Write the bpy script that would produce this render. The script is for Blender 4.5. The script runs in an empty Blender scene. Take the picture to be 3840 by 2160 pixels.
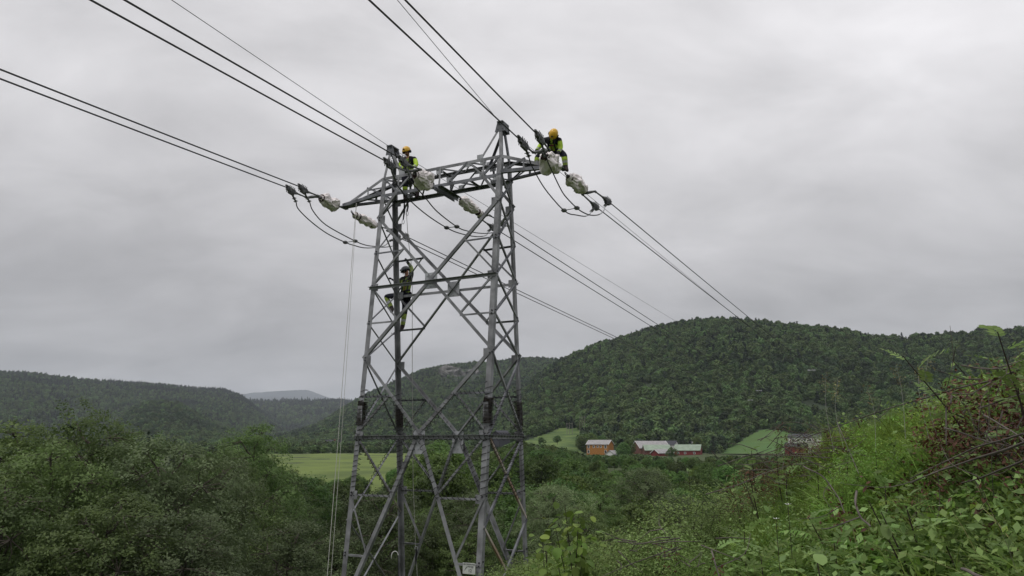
import bpy, math, random
import numpy as np
from mathutils import Vector, Matrix, Quaternion, noise as mnoise
random.seed(7); rng = np.random.default_rng(7)
sc = bpy.context.scene
R_ = math.radians

# ------------------------------------------------------------------ camera, world, sun, exposure
FPX, PITCH = 2674.5, 0.2184          # focal length in pixels of a 3840 wide picture, upward tilt
cam = bpy.data.cameras.new("camera"); camo = bpy.data.objects.new("camera", cam)
sc.collection.objects.link(camo); sc.camera = camo
cam.sensor_width = 36; cam.lens = 36 * FPX / 3840; cam.clip_start = 0.05; cam.clip_end = 40000
camo.location = (0, 0, 0); camo.rotation_euler = (math.pi / 2 + PITCH, 0, 0)
sc.view_settings.view_transform = 'Standard'; sc.view_settings.look = 'None'
sc.view_settings.gamma = 1; sc.view_settings.use_curve_mapping = False
sc.view_settings.exposure = 0.0
sc.cycles.max_bounces = 6; sc.cycles.diffuse_bounces = 3; sc.cycles.glossy_bounces = 2
sc.cycles.transmission_bounces = 4; sc.cycles.transparent_max_bounces = 6; sc.cycles.volume_bounces = 1
sc.cycles.use_denoising = True

SUN_EL, SUN_AZ = R_(62), R_(235)
w = bpy.data.worlds.new("World"); sc.world = w; w.use_nodes = True
nt = w.node_tree; nt.nodes.clear(); N = nt.nodes.new; Lk = nt.links.new
def mth(op, a, b=None, c=None, tree=None):
    t = tree or nt; m = t.nodes.new('ShaderNodeMath'); m.operation = op
    for i, v in enumerate((a, b, c)):
        if v is None: continue
        if isinstance(v, (int, float)): m.inputs[i].default_value = v
        else: t.links.new(v, m.inputs[i])
    return m.outputs[0]
sky = N('ShaderNodeTexSky'); sky.sky_type = 'NISHITA'; sky.sun_disc = False
sky.sun_elevation = SUN_EL; sky.sun_rotation = SUN_AZ
tc = N('ShaderNodeTexCoord'); sep = N('ShaderNodeSeparateXYZ'); Lk(tc.outputs['Generated'], sep.inputs[0])
zc = mth('MAXIMUM', sep.outputs[2], 0.0)
den = mth('ADD', zc, 0.34)
cmb = N('ShaderNodeCombineXYZ')
Lk(mth('DIVIDE', sep.outputs[0], den), cmb.inputs[0]); Lk(mth('DIVIDE', sep.outputs[1], den), cmb.inputs[1])
def wnoise(scale, detail, rough, vec, sc3=(1, 1, 1), dist=0.0):
    mp = N('ShaderNodeMapping'); mp.inputs['Scale'].default_value = sc3; Lk(vec, mp.inputs[0])
    n = N('ShaderNodeTexNoise'); n.inputs['Scale'].default_value = scale; n.inputs['Detail'].default_value = detail
    n.inputs['Roughness'].default_value = rough; n.inputs['Distortion'].default_value = dist; Lk(mp.outputs[0], n.inputs['Vector']); return n.outputs['Fac']
n1 = wnoise(1.0, 4, 0.5, cmb.outputs[0], (0.85, 1.0, 1), 0.4)
n2 = wnoise(2.9, 6, 0.55, cmb.outputs[0], (0.8, 1.25, 1), 0.35)
def ramp(fac, pts, tree=None):
    t = tree or nt
    r = t.nodes.new('ShaderNodeValToRGB'); e = r.color_ramp.elements
    while len(e) > 1: e.remove(e[-1])
    e[0].position, e[0].color = pts[0][0], (*pts[0][1], 1)
    for p, c in pts[1:]:
        k = e.new(p); k.color = (*c, 1)
    t.links.new(fac, r.inputs[0]); return r.outputs[0]
def g3(v, a=.965, b=.948, c=.968): return (v * a, v * b, v * c)
# the cloud deck: brighter overhead, a darker belt of low cloud, a paler strip along the horizon
belt = ramp(zc, [(0.0, g3(.60)), (0.035, g3(.57)), (0.10, g3(.49)), (0.18, g3(.52)), (0.28, g3(.64)), (0.42, g3(.78)), (0.62, g3(.86)), (1.0, g3(1.05))])
cl = mth('ADD', mth('MULTIPLY', mth('SUBTRACT', n1, 0.5), 0.78), mth('MULTIPLY', mth('SUBTRACT', n2, 0.5), 0.85))
side = mth('MULTIPLY', sep.outputs[0], 0.13)
fac = mth('ADD', mth('ADD', 1.0, cl), side)
sc1 = N('ShaderNodeMix'); sc1.data_type = 'RGBA'; sc1.blend_type = 'MULTIPLY'; sc1.inputs['Factor'].default_value = 1
Lk(belt, sc1.inputs['A']); Lk(fac, sc1.inputs['B'])
skym = N('ShaderNodeMix'); skym.data_type = 'RGBA'; skym.blend_type = 'MULTIPLY'; skym.inputs['Factor'].default_value = 1
Lk(sky.outputs[0], skym.inputs['A']); skym.inputs['B'].default_value = (.09, .09, .09, 1)
cmix = N('ShaderNodeMix'); cmix.data_type = 'RGBA'; cmix.inputs['Factor'].default_value = 0.97
Lk(skym.outputs['Result'], cmix.inputs['A']); Lk(sc1.outputs['Result'], cmix.inputs['B'])
bg = N('ShaderNodeBackground'); Lk(cmix.outputs['Result'], bg.inputs[0]); bg.inputs[1].default_value = 1.0
wo = N('ShaderNodeOutputWorld'); Lk(bg.outputs[0], wo.inputs[0])
sun = bpy.data.lights.new("sun", 'SUN'); sun.energy = 1.4; sun.angle = R_(16); sun.color = (1, .97, .93)
suno = bpy.data.objects.new("sun", sun); sc.collection.objects.link(suno)
suno.rotation_euler = (math.pi / 2 - SUN_EL, 0, math.pi - SUN_AZ)

# ------------------------------------------------------------------ helpers
col = sc.collection
cp, sp = math.cos(PITCH), math.sin(PITCH)
def ray(u, v):
    "direction through a point of the 3840 wide photograph"
    a, b = (u - 1920) / FPX, -(v - 1080) / FPX
    return np.array([a, cp - b * sp, sp + b * cp])
def proj(P):
    P = np.asarray(P, float); x, y, z = P[..., 0], P[..., 1], P[..., 2]
    yc = y * cp + z * sp; zc_ = -y * sp + z * cp
    return 1920 + FPX * x / yc, 1080 - FPX * zc_ / yc
def tag(o, label=None, cat=None, group=None, kind=None):
    if label: o['label'] = label
    if cat: o['category'] = cat
    if group: o['group'] = group
    if kind: o['kind'] = kind
    return o
def empty(name, loc=(0, 0, 0), rz=0, **k):
    o = bpy.data.objects.new(name, None); col.objects.link(o); o.location = loc; o.rotation_euler = (0, 0, rz)
    o.empty_display_size = .2
    return tag(o, **k)
def mesh_np(name, V, F, mat=None, attr=None, smooth=False, mats=None, midx=None):
    V = np.asarray(V, np.float32); F = np.asarray(F, np.int32)
    me = bpy.data.meshes.new(name); n = F.shape[1]
    me.vertices.add(len(V)); me.vertices.foreach_set('co', V.ravel())
    me.loops.add(F.size); me.loops.foreach_set('vertex_index', F.ravel())
    me.polygons.add(len(F)); me.polygons.foreach_set('loop_start', np.arange(0, F.size, n, dtype=np.int32))
    if smooth: me.polygons.foreach_set('use_smooth', np.ones(len(F), bool))
    me.update(calc_edges=True)
    for m in (mats or ([mat] if mat else [])): me.materials.append(m)
    if midx is not None: me.polygons.foreach_set('material_index', np.asarray(midx, np.int32))
    if attr is not None:
        for k, a in attr.items():
            at = me.attributes.new(k, 'FLOAT', 'POINT'); at.data.foreach_set('value', np.asarray(a, np.float32))
    return me
def obj(name, me, parent=None, loc=None, **k):
    o = bpy.data.objects.new(name, me); col.objects.link(o)
    if parent: o.parent = parent
    if loc is not None: o.location = loc
    return tag(o, **k)
class MB:
    "collects quads / triangles, several materials"
    def __init__(s): s.v = []; s.f = []; s.m = []
    def add(s, vs, fs, m=0):
        b = len(s.v); s.v += [tuple(map(float, q)) for q in vs]; s.f += [tuple(i + b for i in f) for f in fs]; s.m += [m] * len(fs); return s
    def box(s, c, d, m=0, M=None):
        c = np.array(c, float); d = np.array(d, float) / 2
        vs = [c + d * np.array(q) for q in ((-1,-1,-1),(1,-1,-1),(1,1,-1),(-1,1,-1),(-1,-1,1),(1,-1,1),(1,1,1),(-1,1,1))]
        if M is not None: vs = [M @ Vector(q) for q in vs]
        return s.add(vs, [(0,3,2,1),(4,5,6,7),(0,1,5,4),(1,2,6,5),(2,3,7,6),(3,0,4,7)], m)
    def tube(s, pts, rad, n=8, m=0, cap=True):
        pts = [np.array(p, float) for p in pts]; rr = rad if hasattr(rad, '__len__') else [rad] * len(pts)
        up = None; rings = []
        for i, p in enumerate(pts):
            t = pts[min(i + 1, len(pts) - 1)] - pts[max(i - 1, 0)]; t /= (np.linalg.norm(t) + 1e-9)
            if up is None:
                up = np.array([0, 0, 1.]) if abs(t[2]) < .9 else np.array([1., 0, 0])
            a = np.cross(t, up); a /= (np.linalg.norm(a) + 1e-9); b = np.cross(a, t); up = b
            rings.append([p + rr[i] * (math.cos(2 * math.pi * k / n) * a + math.sin(2 * math.pi * k / n) * b) for k in range(n)])
        vs = [q for r in rings for q in r]; fs = []
        for i in range(len(pts) - 1):
            for k in range(n):
                k2 = (k + 1) % n; fs.append((i * n + k, i * n + k2, (i + 1) * n + k2, (i + 1) * n + k))
        if cap: fs += [tuple(range(n)), tuple(range((len(pts) - 1) * n, len(pts) * n))]
        return s.add(vs, fs, m)
    def angle(s, p0, p1, size, n1, n2, th=None, m=0):
        p0, p1, n1, n2 = (np.array(q, float) for q in (p0, p1, n1, n2)); t = p1 - p0; t /= np.linalg.norm(t)
        n1 = n1 - (n1 @ t) * t; n1 /= np.linalg.norm(n1); n2 = n2 - (n2 @ t) * t - (n2 @ n1) * n1; n2 /= np.linalg.norm(n2)
        th = th or size * .11
        pr = [(0, 0), (size, 0), (size, th), (th, th), (th, size), (0, size)]
        vs = [p + a * n1 + b * n2 for p in (p0, p1) for a, b in pr]
        fs = [(i, (i + 1) % 6, (i + 1) % 6 + 6, i + 6) for i in range(6)] + [(0, 3, 2, 1), (0, 5, 4, 3), (6, 7, 8, 9), (6, 9, 10, 11)]
        return s.add(vs, fs, m)
    def sphere(s, c, r, nu=10, nv=7, m=0, M=None):
        r = np.array(r if hasattr(r, '__len__') else (r, r, r), float); vs = []; fs = []
        for j in range(nv + 1):
            th = math.pi * j / nv
            for i in range(nu):
                ph = 2 * math.pi * i / nu
                q = np.array([math.sin(th) * math.cos(ph), math.sin(th) * math.sin(ph), math.cos(th)]) * r
                if M is not None: q = np.array(M @ Vector(q))
                vs.append(np.array(c, float) + q)
        for j in range(nv):
            for i in range(nu):
                i2 = (i + 1) % nu; fs.append((j * nu + i, (j + 1) * nu + i, (j + 1) * nu + i2, j * nu + i2))
        return s.add(vs, fs, m)
    def mesh(s, name, mats, smooth=False):
        me = bpy.data.meshes.new(name); me.from_pydata(s.v, [], s.f)
        for q in (mats if isinstance(mats, (list, tuple)) else [mats]): me.materials.append(q)
        me.polygons.foreach_set('material_index', s.m)
        if smooth: me.polygons.foreach_set('use_smooth', [True] * len(s.f))
        me.update(); return me
    def obj(s, name, mats, parent=None, smooth=False, **k): return obj(name, s.mesh(name, mats, smooth), parent, **k)

def mat(name, c, rough=.8, metal=0, noise=None, var=.25, c2=None, bump=0, spec=.3, coord='Object', detail=4):
    m = bpy.data.materials.new(name); m.use_nodes = True; t = m.node_tree; b = t.nodes['Principled BSDF']
    b.inputs['Base Color'].default_value = (*c, 1); b.inputs['Roughness'].default_value = rough; b.inputs['Metallic'].default_value = metal
    b.inputs['Specular IOR Level'].default_value = spec
    if noise:
        tcn = t.nodes.new('ShaderNodeTexCoord'); n = t.nodes.new('ShaderNodeTexNoise'); n.inputs['Scale'].default_value = noise; n.inputs['Detail'].default_value = detail
        t.links.new(tcn.outputs[coord], n.inputs['Vector'])
        c2 = c2 or tuple(q * (1 - var * 1.6) for q in c); ca = tuple(min(1, q * (1 + var)) for q in c)
        t.links.new(ramp(n.outputs['Fac'], [(.32, c2), (.66, ca)], t), b.inputs['Base Color'])
        if bump:
            bp = t.nodes.new('ShaderNodeBump'); bp.inputs['Strength'].default_value = bump; bp.inputs['Distance'].default_value = .02
            t.links.new(n.outputs['Fac'], bp.inputs['Height']); t.links.new(bp.outputs[0], b.inputs['Normal'])
    return m
def leafmat(name, ca, cb, trans=.35, hue=.04, rough=.55):
    "foliage: per-leaf attribute 'v' and per-instance random pick between two greens"
    m = bpy.data.materials.new(name); m.use_nodes = True; t = m.node_tree; t.nodes.clear()
    at = t.nodes.new('ShaderNodeAttribute'); at.attribute_name = 'v'
    oi = t.nodes.new('ShaderNodeObjectInfo')
    f = mth('ADD', mth('MULTIPLY', at.outputs['Fac'], .6, tree=t), mth('MULTIPLY', oi.outputs['Random'], .4, tree=t), tree=t)
    c = ramp(f, [(0.0, ca), (0.5, tuple((p + q) / 2 for p, q in zip(ca, cb))), (1.0, cb)], t)
    hs = t.nodes.new('ShaderNodeHueSaturation')
    t.links.new(mth('ADD', .5 - hue / 2, mth('MULTIPLY', oi.outputs['Random'], hue, tree=t), tree=t), hs.inputs['Hue'])
    t.links.new(mth('ADD', .62, mth('MULTIPLY', mth('FRACT', mth('MULTIPLY', oi.outputs['Random'], 17.3, tree=t), tree=t), .76, tree=t), tree=t), hs.inputs['Value'])
    t.links.new(c, hs.inputs['Color'])
    d = t.nodes.new('ShaderNodeBsdfPrincipled'); d.inputs['Roughness'].default_value = rough; d.inputs['Specular IOR Level'].default_value = .25
    tr = t.nodes.new('ShaderNodeBsdfTranslucent'); mx = t.nodes.new('ShaderNodeMixShader'); mx.inputs[0].default_value = trans
    t.links.new(hs.outputs[0], d.inputs['Base Color']); t.links.new(hs.outputs[0], tr.inputs[0])
    t.links.new(d.outputs[0], mx.inputs[1]); t.links.new(tr.outputs[0], mx.inputs[2])
    o = t.nodes.new('ShaderNodeOutputMaterial'); t.links.new(mx.outputs[0], o.inputs[0]); return m

M = {}
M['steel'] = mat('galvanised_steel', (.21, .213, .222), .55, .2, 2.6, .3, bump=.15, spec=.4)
M['steel_dark'] = mat('darker_steel', (.15, .155, .17), .6, .2, 3.0, .3, bump=.15)  # darker tone of the steel for bottom chords, far peak legs, some lacing
M['rust'] = mat('rust_streaked_steel', (.42, .41, .39), .7, .1, 1.3, .12, c2=(.30, .19, .13), bump=.2)
M['plate'] = mat('galvanised_plate', (.33, .34, .355), .6, .1, 4, .15, spec=.4)
M['bolt'] = mat('bolt_steel', (.035, .035, .04), .6, .3)
M['wire'] = mat('dark_wire', (.022, .021, .021), .8, .1)
M['coil'] = mat('rusty_barbed_wire', (.035, .024, .018), .9, .1, 12, .4)
M['conductor'] = mat('conductor', (.05, .05, .053), .7, .2)
M['alu'] = mat('new_aluminium', (.36, .37, .38), .5, .3)
M['fitting'] = mat('cast_fitting', (.15, .152, .155), .65, .25, 9, .4)
M['brownins'] = mat('brown_insulator', (.035, .015, .014), .3)
M['bag'] = mat('white_plastic_sheet', (.86, .80, .80), .4, 0, 6, .05, c2=(.68, .63, .61), spec=.5)
M['rope'] = mat('pale_rope', (.30, .30, .27), .9)
M['black'] = mat('black_fabric', (.012, .012, .016), .8)
M['navy'] = mat('navy_trousers', (.012, .013, .024), .9, 0, 10, .3)
M['hivis'] = mat('high_visibility_yellow', (.42, .60, .06), .8, 0, 8, .15)
M['hivis_dull'] = mat('high_visibility_dull_backlit', (.26, .34, .07), .85, 0, 8, .2)  # dull yellow of lower legs; on the climber it paints in his backlit shade
M['reflect'] = mat('reflective_tape', (.33, .34, .32), .5)
M['red'] = mat('red_strap', (.16, .02, .025), .8)
M['helmet'] = mat('yellow_helmet', (.66, .38, .025), .38, spec=.5)
M['helmetb'] = mat('dark_helmet', (.10, .11, .12), .4, spec=.5)
M['skin'] = mat('skin', (.42, .22, .15), .6)
M['glove'] = mat('work_glove', (.03, .03, .032), .9)
M['boot'] = mat('work_boot', (.022, .014, .013), .7)
M['signw'] = mat('sign_face', (.50, .52, .49), .5, 0, 9, .08)
M['signk'] = mat('sign_black', (.012, .012, .012), .6)
M['bark'] = mat('bark', (.10, .085, .07), .95, 0, 6, .35)
M['twig'] = mat('grey_dead_twig', (.105, .09, .08), .95, 0, 8, .35)
M['twigd'] = mat('dark_stem', (.035, .025, .02), .9)
M['soil'] = mat('ground_soil', (.045, .070, .020), 1, 0, .8, .4, c2=(.030, .032, .014), bump=.5)
M['moss'] = mat('hill_ground', (.022, .034, .016), 1, 0, .05, .35)
M['rock'] = mat('grey_rock', (.14, .13, .13), .95, 0, .12, .35, c2=(.04, .05, .03), bump=.6)
M['field'] = mat('meadow_grass', (.112, .150, .033), 1, 0, .06, .2, c2=(.075, .108, .026), coord='Object', detail=8)
M['fieldg'] = mat('bright_pasture', (.058, .115, .033), 1, 0, .05, .18, c2=(.075, .12, .034), detail=10)
M['rough'] = mat('rough_pasture', (.095, .135, .036), 1, 0, .09, .25, c2=(.035, .07, .02), detail=10)
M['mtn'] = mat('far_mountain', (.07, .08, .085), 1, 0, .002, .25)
M['orange'] = mat('ochre_boards', (.34, .15, .035), .85, 0, 3, .1)
M['redw'] = mat('falu_red_boards', (.17, .03, .03), .85, 0, 3, .12)
M['redb'] = mat('weathered_red_boards', (.14, .06, .045), .85, 0, 3, .2)
M['white'] = mat('white_paint', (.62, .62, .60), .7)
M['greyroof'] = mat('grey_sheet_roof', (.30, .29, .29), .8, 0, .9, .12)
M['greenroof'] = mat('pale_green_roof', (.25, .31, .24), .8, 0, .5, .1)
M['darkroof'] = mat('slate_roof', (.045, .045, .055), .8)
M['glass'] = mat('window_glass', (.02, .023, .028), .15, spec=.6)
M['pole'] = mat('weathered_pole', (.20, .19, .16), .9)
L = {}
L['near'] = leafmat('birch_leaves', (.046, .082, .024), (.180, .255, .082), .38, .03)
L['willow'] = leafmat('willow_leaves', (.062, .098, .038), (.215, .275, .125), .33, .02)
L['mid'] = leafmat('valley_leaves', (.020, .045, .011), (.155, .245, .055), .38, .06)
L['hill'] = leafmat('hill_leaves', (.030, .062, .024), (.150, .225, .070), .25, .05)
L['pine'] = leafmat('conifer_needles', (.012, .026, .014), (.034, .060, .032), .1, .02)
L['grass'] = leafmat('grass_blades', (.075, .135, .020), (.27, .39, .08), .42, .04)
L['straw'] = leafmat('dry_grass', (.16, .13, .06), (.30, .27, .13), .2, .02)
L['scrub'] = leafmat('scrub_leaves', (.06, .10, .025), (.24, .32, .10), .35, .03)
L['herb'] = leafmat('herb_leaves', (.075, .15, .022), (.27, .41, .08), .42, .05)
L['rowan'] = leafmat('rowan_leaves', (.09, .165, .035), (.27, .38, .13), .35, .03)
L['aspen'] = leafmat('aspen_leaves', (.09, .16, .025), (.24, .33, .08), .4, .04)
L['brown'] = leafmat('dead_brown_leaves', (.030, .012, .008), (.135, .055, .032), .15, .02)

# ------------------------------------------------------------------ terrain
RP = [0, 8, 16, 20, 26, 34, 50, 80, 150, 250, 400, 600, 3000, 14000]
ZP = [-1.6, -2.25, -3.3, -4.05, -5.2, -7.2, -9.6, -10.6, -9.8, -6.8, -4.0, -4.0, -8, -8]
def sst(a, b, x):
    t = np.clip((x - a) / (b - a), 0, 1); return t * t * (3 - 2 * t)
def gz(x, y):
    x = np.asarray(x, float); y = np.asarray(y, float); r = np.hypot(x, y)
    z = np.interp(r, RP, ZP)
    xs = 4.2 * np.tanh(np.maximum(x, 0) / 4.2 * 1.05)
    z = z + (.42 * xs + .10 * xs * xs) * (1 - sst(7.0, 17, y)) * sst(-6, 0, y)
    z = z + .06 * np.sin(x * 2.1 + 1) * np.cos(y * 1.7) * (r < 30) + .25 * np.sin(x * .21) * np.sin(y * .17 + 2) * sst(15, 60, r)
    return z
class Hill:
    def __init__(s, name, sil, rb, rr, th, zb=-6, seed=0, back=1.5, pw=1.0):
        # sil: skyline points of the photograph (2576 wide) -> azimuth and slope; rr ridge distance, rb foot distance
        a, e = [], []
        for px, py in sil:
            d = ray(px * 3840 / 2576, py * 3840 / 2576); h = math.hypot(d[0], d[1]); a.append(math.atan2(d[0], d[1])); e.append(d[2] / h)
        s.a = np.array(a); s.e = np.array(e); s.name = name; s.rb, s.rr, s.th, s.zb, s.seed, s.back, s.pw = rb, rr, th, zb, seed, back, pw
        s.a0, s.a1 = s.a[0], s.a[-1]
    def height(s, az, r):
        rr = s.rr * (1 + .07 * np.sin(az * 9 + s.seed)); zr = np.interp(az, s.a, s.e) * rr - s.th
        t = (r - s.rb) / (rr - s.rb)
        wob = .035 * (np.sin(az * 37 + s.seed + t * 3) + .6 * np.sin(az * 71 + 2 * s.seed) * np.cos(t * 7)) * (1 - t)
        f = np.clip(t, 0, 1); f = f ** s.pw * .72 + .28 * f * f * (3 - 2 * f)
        up = s.zb + (zr - s.zb) * np.clip(f + wob * np.clip(t * 4, 0, 1), -1, 1.0)
        dn = zr - (zr - s.zb + 15) * sst(1.0, s.back, t)
        z = np.where(t < 1, up, dn)
        edge = sst(s.a0 - .03, s.a0 + .0, az) * (1 - sst(s.a1, s.a1 + .03, az))
        return np.where(t < -.02, -60, z * edge + (-30) * (1 - edge))
    def xy(s, x, y): return s.height(np.arctan2(x, y), np.hypot(x, y))
HILLS = [
 Hill('hill', [(1200,1120),(1290,1020),(1330,965),(1380,920),(1430,893),(1500,862),(1560,842),(1620,822),(1680,806),(1740,798),(1800,795),(1860,797),(1920,803),(2000,811),(2060,816),(2120,822),(2180,834),(2240,842),(2300,838),(2400,833),(2480,826),(2580,824),(2800,850),(3100,930)], 440, 930, 8, -4, 1, 2.0, 1.15),
 Hill('hill', [(560,1105),(700,1092),(800,1062),(870,1018),(930,985),(1000,952),(1060,925),(1120,914),(1200,908),(1240,908),(1300,899),(1350,896),(1400,899),(1450,925),(1600,990)], 640, 1700, 9, -6, 2, 1.8, 1.3),
 Hill('hill', [(230,1105),(290,1066),(330,1026),(370,1010),(410,1006),(450,1012),(500,1040),(560,1070),(640,1090),(720,1104)], 900, 1550, 9, -6, 3, 1.9),
 Hill('hill', [(-500,960),(-200,930),(0,931),(60,932),(130,940),(200,948),(300,955),(400,962),(500,971),(560,975),(610,992),(660,1030),(720,1075),(780,1105)], 1300, 2700, 10, -6, 4, 1.8, 1.1),
 Hill('hill', [(480,1060),(560,1000),(640,1003),(700,1005),(780,1002),(850,1003),(900,1012),(1000,1020),(1200,1050)], 2200, 3500, 10, -6, 5, 1.6),
]
MTN = Hill('mountain', [(480,1040),(560,1010),(600,992),(640,987),(690,984),(740,981),(775,980),(800,990),(830,1001),(900,1006),(1000,1012)], 6500, 9000, 0, -6, 6, 1.4)
def H(x, y):
    z = gz(x, y)
    for h in HILLS + [MTN]: z = np.maximum(z, h.xy(x, y))
    return z
def hit(u, v, r0=20, r1=12000):
    "where the line of sight through a photo point meets the terrain"
    d = ray(u, v); hh = math.hypot(d[0], d[1]); r = np.geomspace(r0, r1, 3000)
    x, y, z = d[0] / hh * r, d[1] / hh * r, d[2] / hh * r
    k = np.argmax(H(x, y) >= z); return np.array([x[k], y[k], float(H(x[k], y[k]))])

def ground_sheet():
    az = np.radians(np.concatenate([np.arange(-180, -46, 4), np.arange(-46, 46, .45), np.arange(46, 180, 4)]))
    r = np.concatenate([[.3], np.arange(.8, 16, .3), np.geomspace(16, 14000, 110)])
    A, Rr = np.meshgrid(az, r, indexing='ij'); X = Rr * np.sin(A); Y = Rr * np.cos(A); Z = gz(X, Y)
    V = np.stack([X, Y, Z], -1).reshape(-1, 3); na, nr = A.shape
    i = np.arange(na)[:, None]; j = np.arange(nr - 1)[None, :]; i2 = (i + 1) % na
    F = np.stack([i * nr + j, i * nr + j + 1, i2 * nr + j + 1, i2 * nr + j], -1).reshape(-1, 4)
    obj('ground', mesh_np('ground', V, F, M['soil'], smooth=True), kind='structure')
ground_sheet()
def hill_mesh(h, material, name):
    az = np.arange(h.a0 - .03, h.a1 + .03, .006); 
    t = np.concatenate([np.linspace(-.02, 1, 60), np.linspace(1.02, h.back + .05, 12)]); r = h.rb + t * (h.rr - h.rb)
    A, Rr = np.meshgrid(az, r, indexing='ij'); Z = h.height(A, Rr)
    V = np.stack([Rr * np.sin(A), Rr * np.cos(A), Z], -1).reshape(-1, 3); na, nr = A.shape
    i = np.arange(na - 1)[:, None]; j = np.arange(nr - 1)[None, :]
    F = np.stack([i * nr + j, i * nr + j + 1, (i + 1) * nr + j + 1, (i + 1) * nr + j], -1).reshape(-1, 4)
    obj(name, mesh_np(name, V, F, material, smooth=True), kind='structure')
for h in HILLS: hill_mesh(h, M['moss'], 'hill')
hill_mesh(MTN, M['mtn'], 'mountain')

def inpoly(u, v, poly):
    u = np.asarray(u); v = np.asarray(v); c = np.zeros(u.shape, bool); n = len(poly)
    for i in range(n):
        (x1, y1), (x2, y2) = poly[i], poly[(i + 1) % n]
        k = ((y1 > v) != (y2 > v)) & (u < (x2 - x1) * (v - y1) / (y2 - y1 + 1e-12) + x1); c ^= k
    return c
# fields: outlines as [azimuth deg, distance m]
def field(name, pts, material, lift=.15, label=None):
    pts = np.array(pts, float); a0, a1 = pts[:, 0].min(), pts[:, 0].max(); r0, r1 = pts[:, 1].min(), pts[:, 1].max()
    na, nr = 60, 40; A, Rr = np.meshgrid(np.linspace(a0, a1, na), np.linspace(r0, r1, nr), indexing='ij')
    X = Rr * np.sin(np.radians(A)); Y = Rr * np.cos(np.radians(A)); V = np.stack([X, Y, H(X, Y) + lift], -1).reshape(-1, 3)
    i = np.arange(na - 1)[:, None]; j = np.arange(nr - 1)[None, :]
    F = np.stack([i * nr + j, i * nr + j + 1, (i + 1) * nr + j + 1, (i + 1) * nr + j], -1).reshape(-1, 4)
    ca = V[F].mean(1); ka = np.degrees(np.arctan2(ca[:, 0], ca[:, 1])); kr = np.hypot(ca[:, 0], ca[:, 1])
    F = F[inpoly(ka, kr, pts)]
    return obj(name, mesh_np(name, V, F, material, smooth=True), kind='structure')
F1 = [(-20, 150), (-4, 150), (-1, 240), (0, 400), (-7, 425), (-13, 405), (-20, 392)]
F2 = [(0.5, 300), (5.4, 330), (5.6, 450), (5.4, 560), (3.8, 572), (2.4, 540), (.5, 505), (-2, 470), (-2, 420)]
F3 = [(15.9, 395), (27, 395), (27, 452), (22.6, 478), (20.6, 492), (19, 497), (18.1, 492), (17.0, 474), (16.0, 452)]
field('field', F1, M['field']); field('field', F2, M['rough'], .3); field('field', F3, M['fieldg'], .3)
FZ = [F1, F2, F3]
def infield(x, y):
    a = np.degrees(np.arctan2(x, y)); r = np.hypot(x, y); k = np.zeros(np.shape(a), bool)
    for f in FZ: k |= inpoly(a, r, f)
    return k

# ------------------------------------------------------------------ the pylon
K = .909; PSI = -.4545; CX, CY = -2.1958 * K, 22 * K; ZB = -4.45
UX = np.array([math.cos(PSI), math.sin(PSI), 0]); UY = np.array([-math.sin(PSI), math.cos(PSI), 0]); C0 = np.array([CX, CY, 0])
WL = 2.255 * K
def dz(z): return 1.1518 * K - .0926 * z                      # half depth of the mast at height z (metres, eye level = 0)
Z = {k: v * K for k, v in dict(base=-4.9, m2=-3.02, ms=-2.1, m1=-1.37, n0=.31, h=1.50, n1=2.644, q=3.81, n2=4.98, s=6.15, t=7.33, b=8.22, u=8.84, pk=10.0).items()}
TIP = 4.129 * K
def loc2w(p): p = np.asarray(p, float); return C0 + p[..., 0:1] * UX + p[..., 1:2] * UY + np.array([0, 0, 1.]) * p[..., 2:3]
pylon = empty('electricity_pylon', (CX, CY, ZB), PSI, label='tall grey steel lattice pylon with two peaks and three workers on it', cat='pylon')
def LP(p): return np.array([p[0], p[1], p[2] - ZB])          # pylon space -> child space
def leg(sx, sy, z): return np.array([sx * WL, sy * dz(z), z])
def member(name, p0, p1, size, n1, n2, m='steel', parent=None, **k):
    b = MB(); b.angle(LP(p0), LP(p1), size, n1, n2); return b.obj(name, M[m], parent or pylon, **k)
BOLT = MB()
def hexbolt(mb, p, n, r=.016, h=.022):
    p = np.array(p, float); n = np.array(n, float); mb.tube([p, p + n * h], r, 6)
wires = []        # (p0, p1, helix radius) members wrapped with anti-climbing wire
legs = {}
for sx in (-1, 1):
    for sy in (-1, 1):
        o = member('leg', leg(sx, sy, Z['base']), leg(sx, sy, Z['u']), .145 if sy < 0 else .13, (-sx, 0, 0), (0, -sy, 0), 'steel')
        legs[(sx, sy)] = o
        wires.append((leg(sx, sy, Z['m1'] - .05) + np.array([-sx, -sy, 0]) * .075, leg(sx, sy, 1.62) + np.array([-sx, -sy, 0]) * .075, .12))
        # splice plate with bolts at about eye level, near the dense coil of wire
        pb = MB(); zc_ = .62
        pb.box(LP(leg(sx, sy, zc_) + np.array([-sx * .082, sy * .008, 0])), (.15, .012, .95))
        for kk in range(7):
            for dx in (-.045, .035):
                hexbolt(pb, LP(leg(sx, sy, zc_ - .4 + kk * .125) + np.array([-sx * .082 + dx, sy * .014, 0])), (0, sy, 0))
        pb.obj('splice_plate', M['steel'], pylon)
SYM = [(-1, -1), (1, -1), (-1, 1), (1, 1)]
def face(x, sy, z): return np.array([x, sy * (dz(z) + .004), z])
BIG, MED, SM = .085, .065, .050
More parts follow.
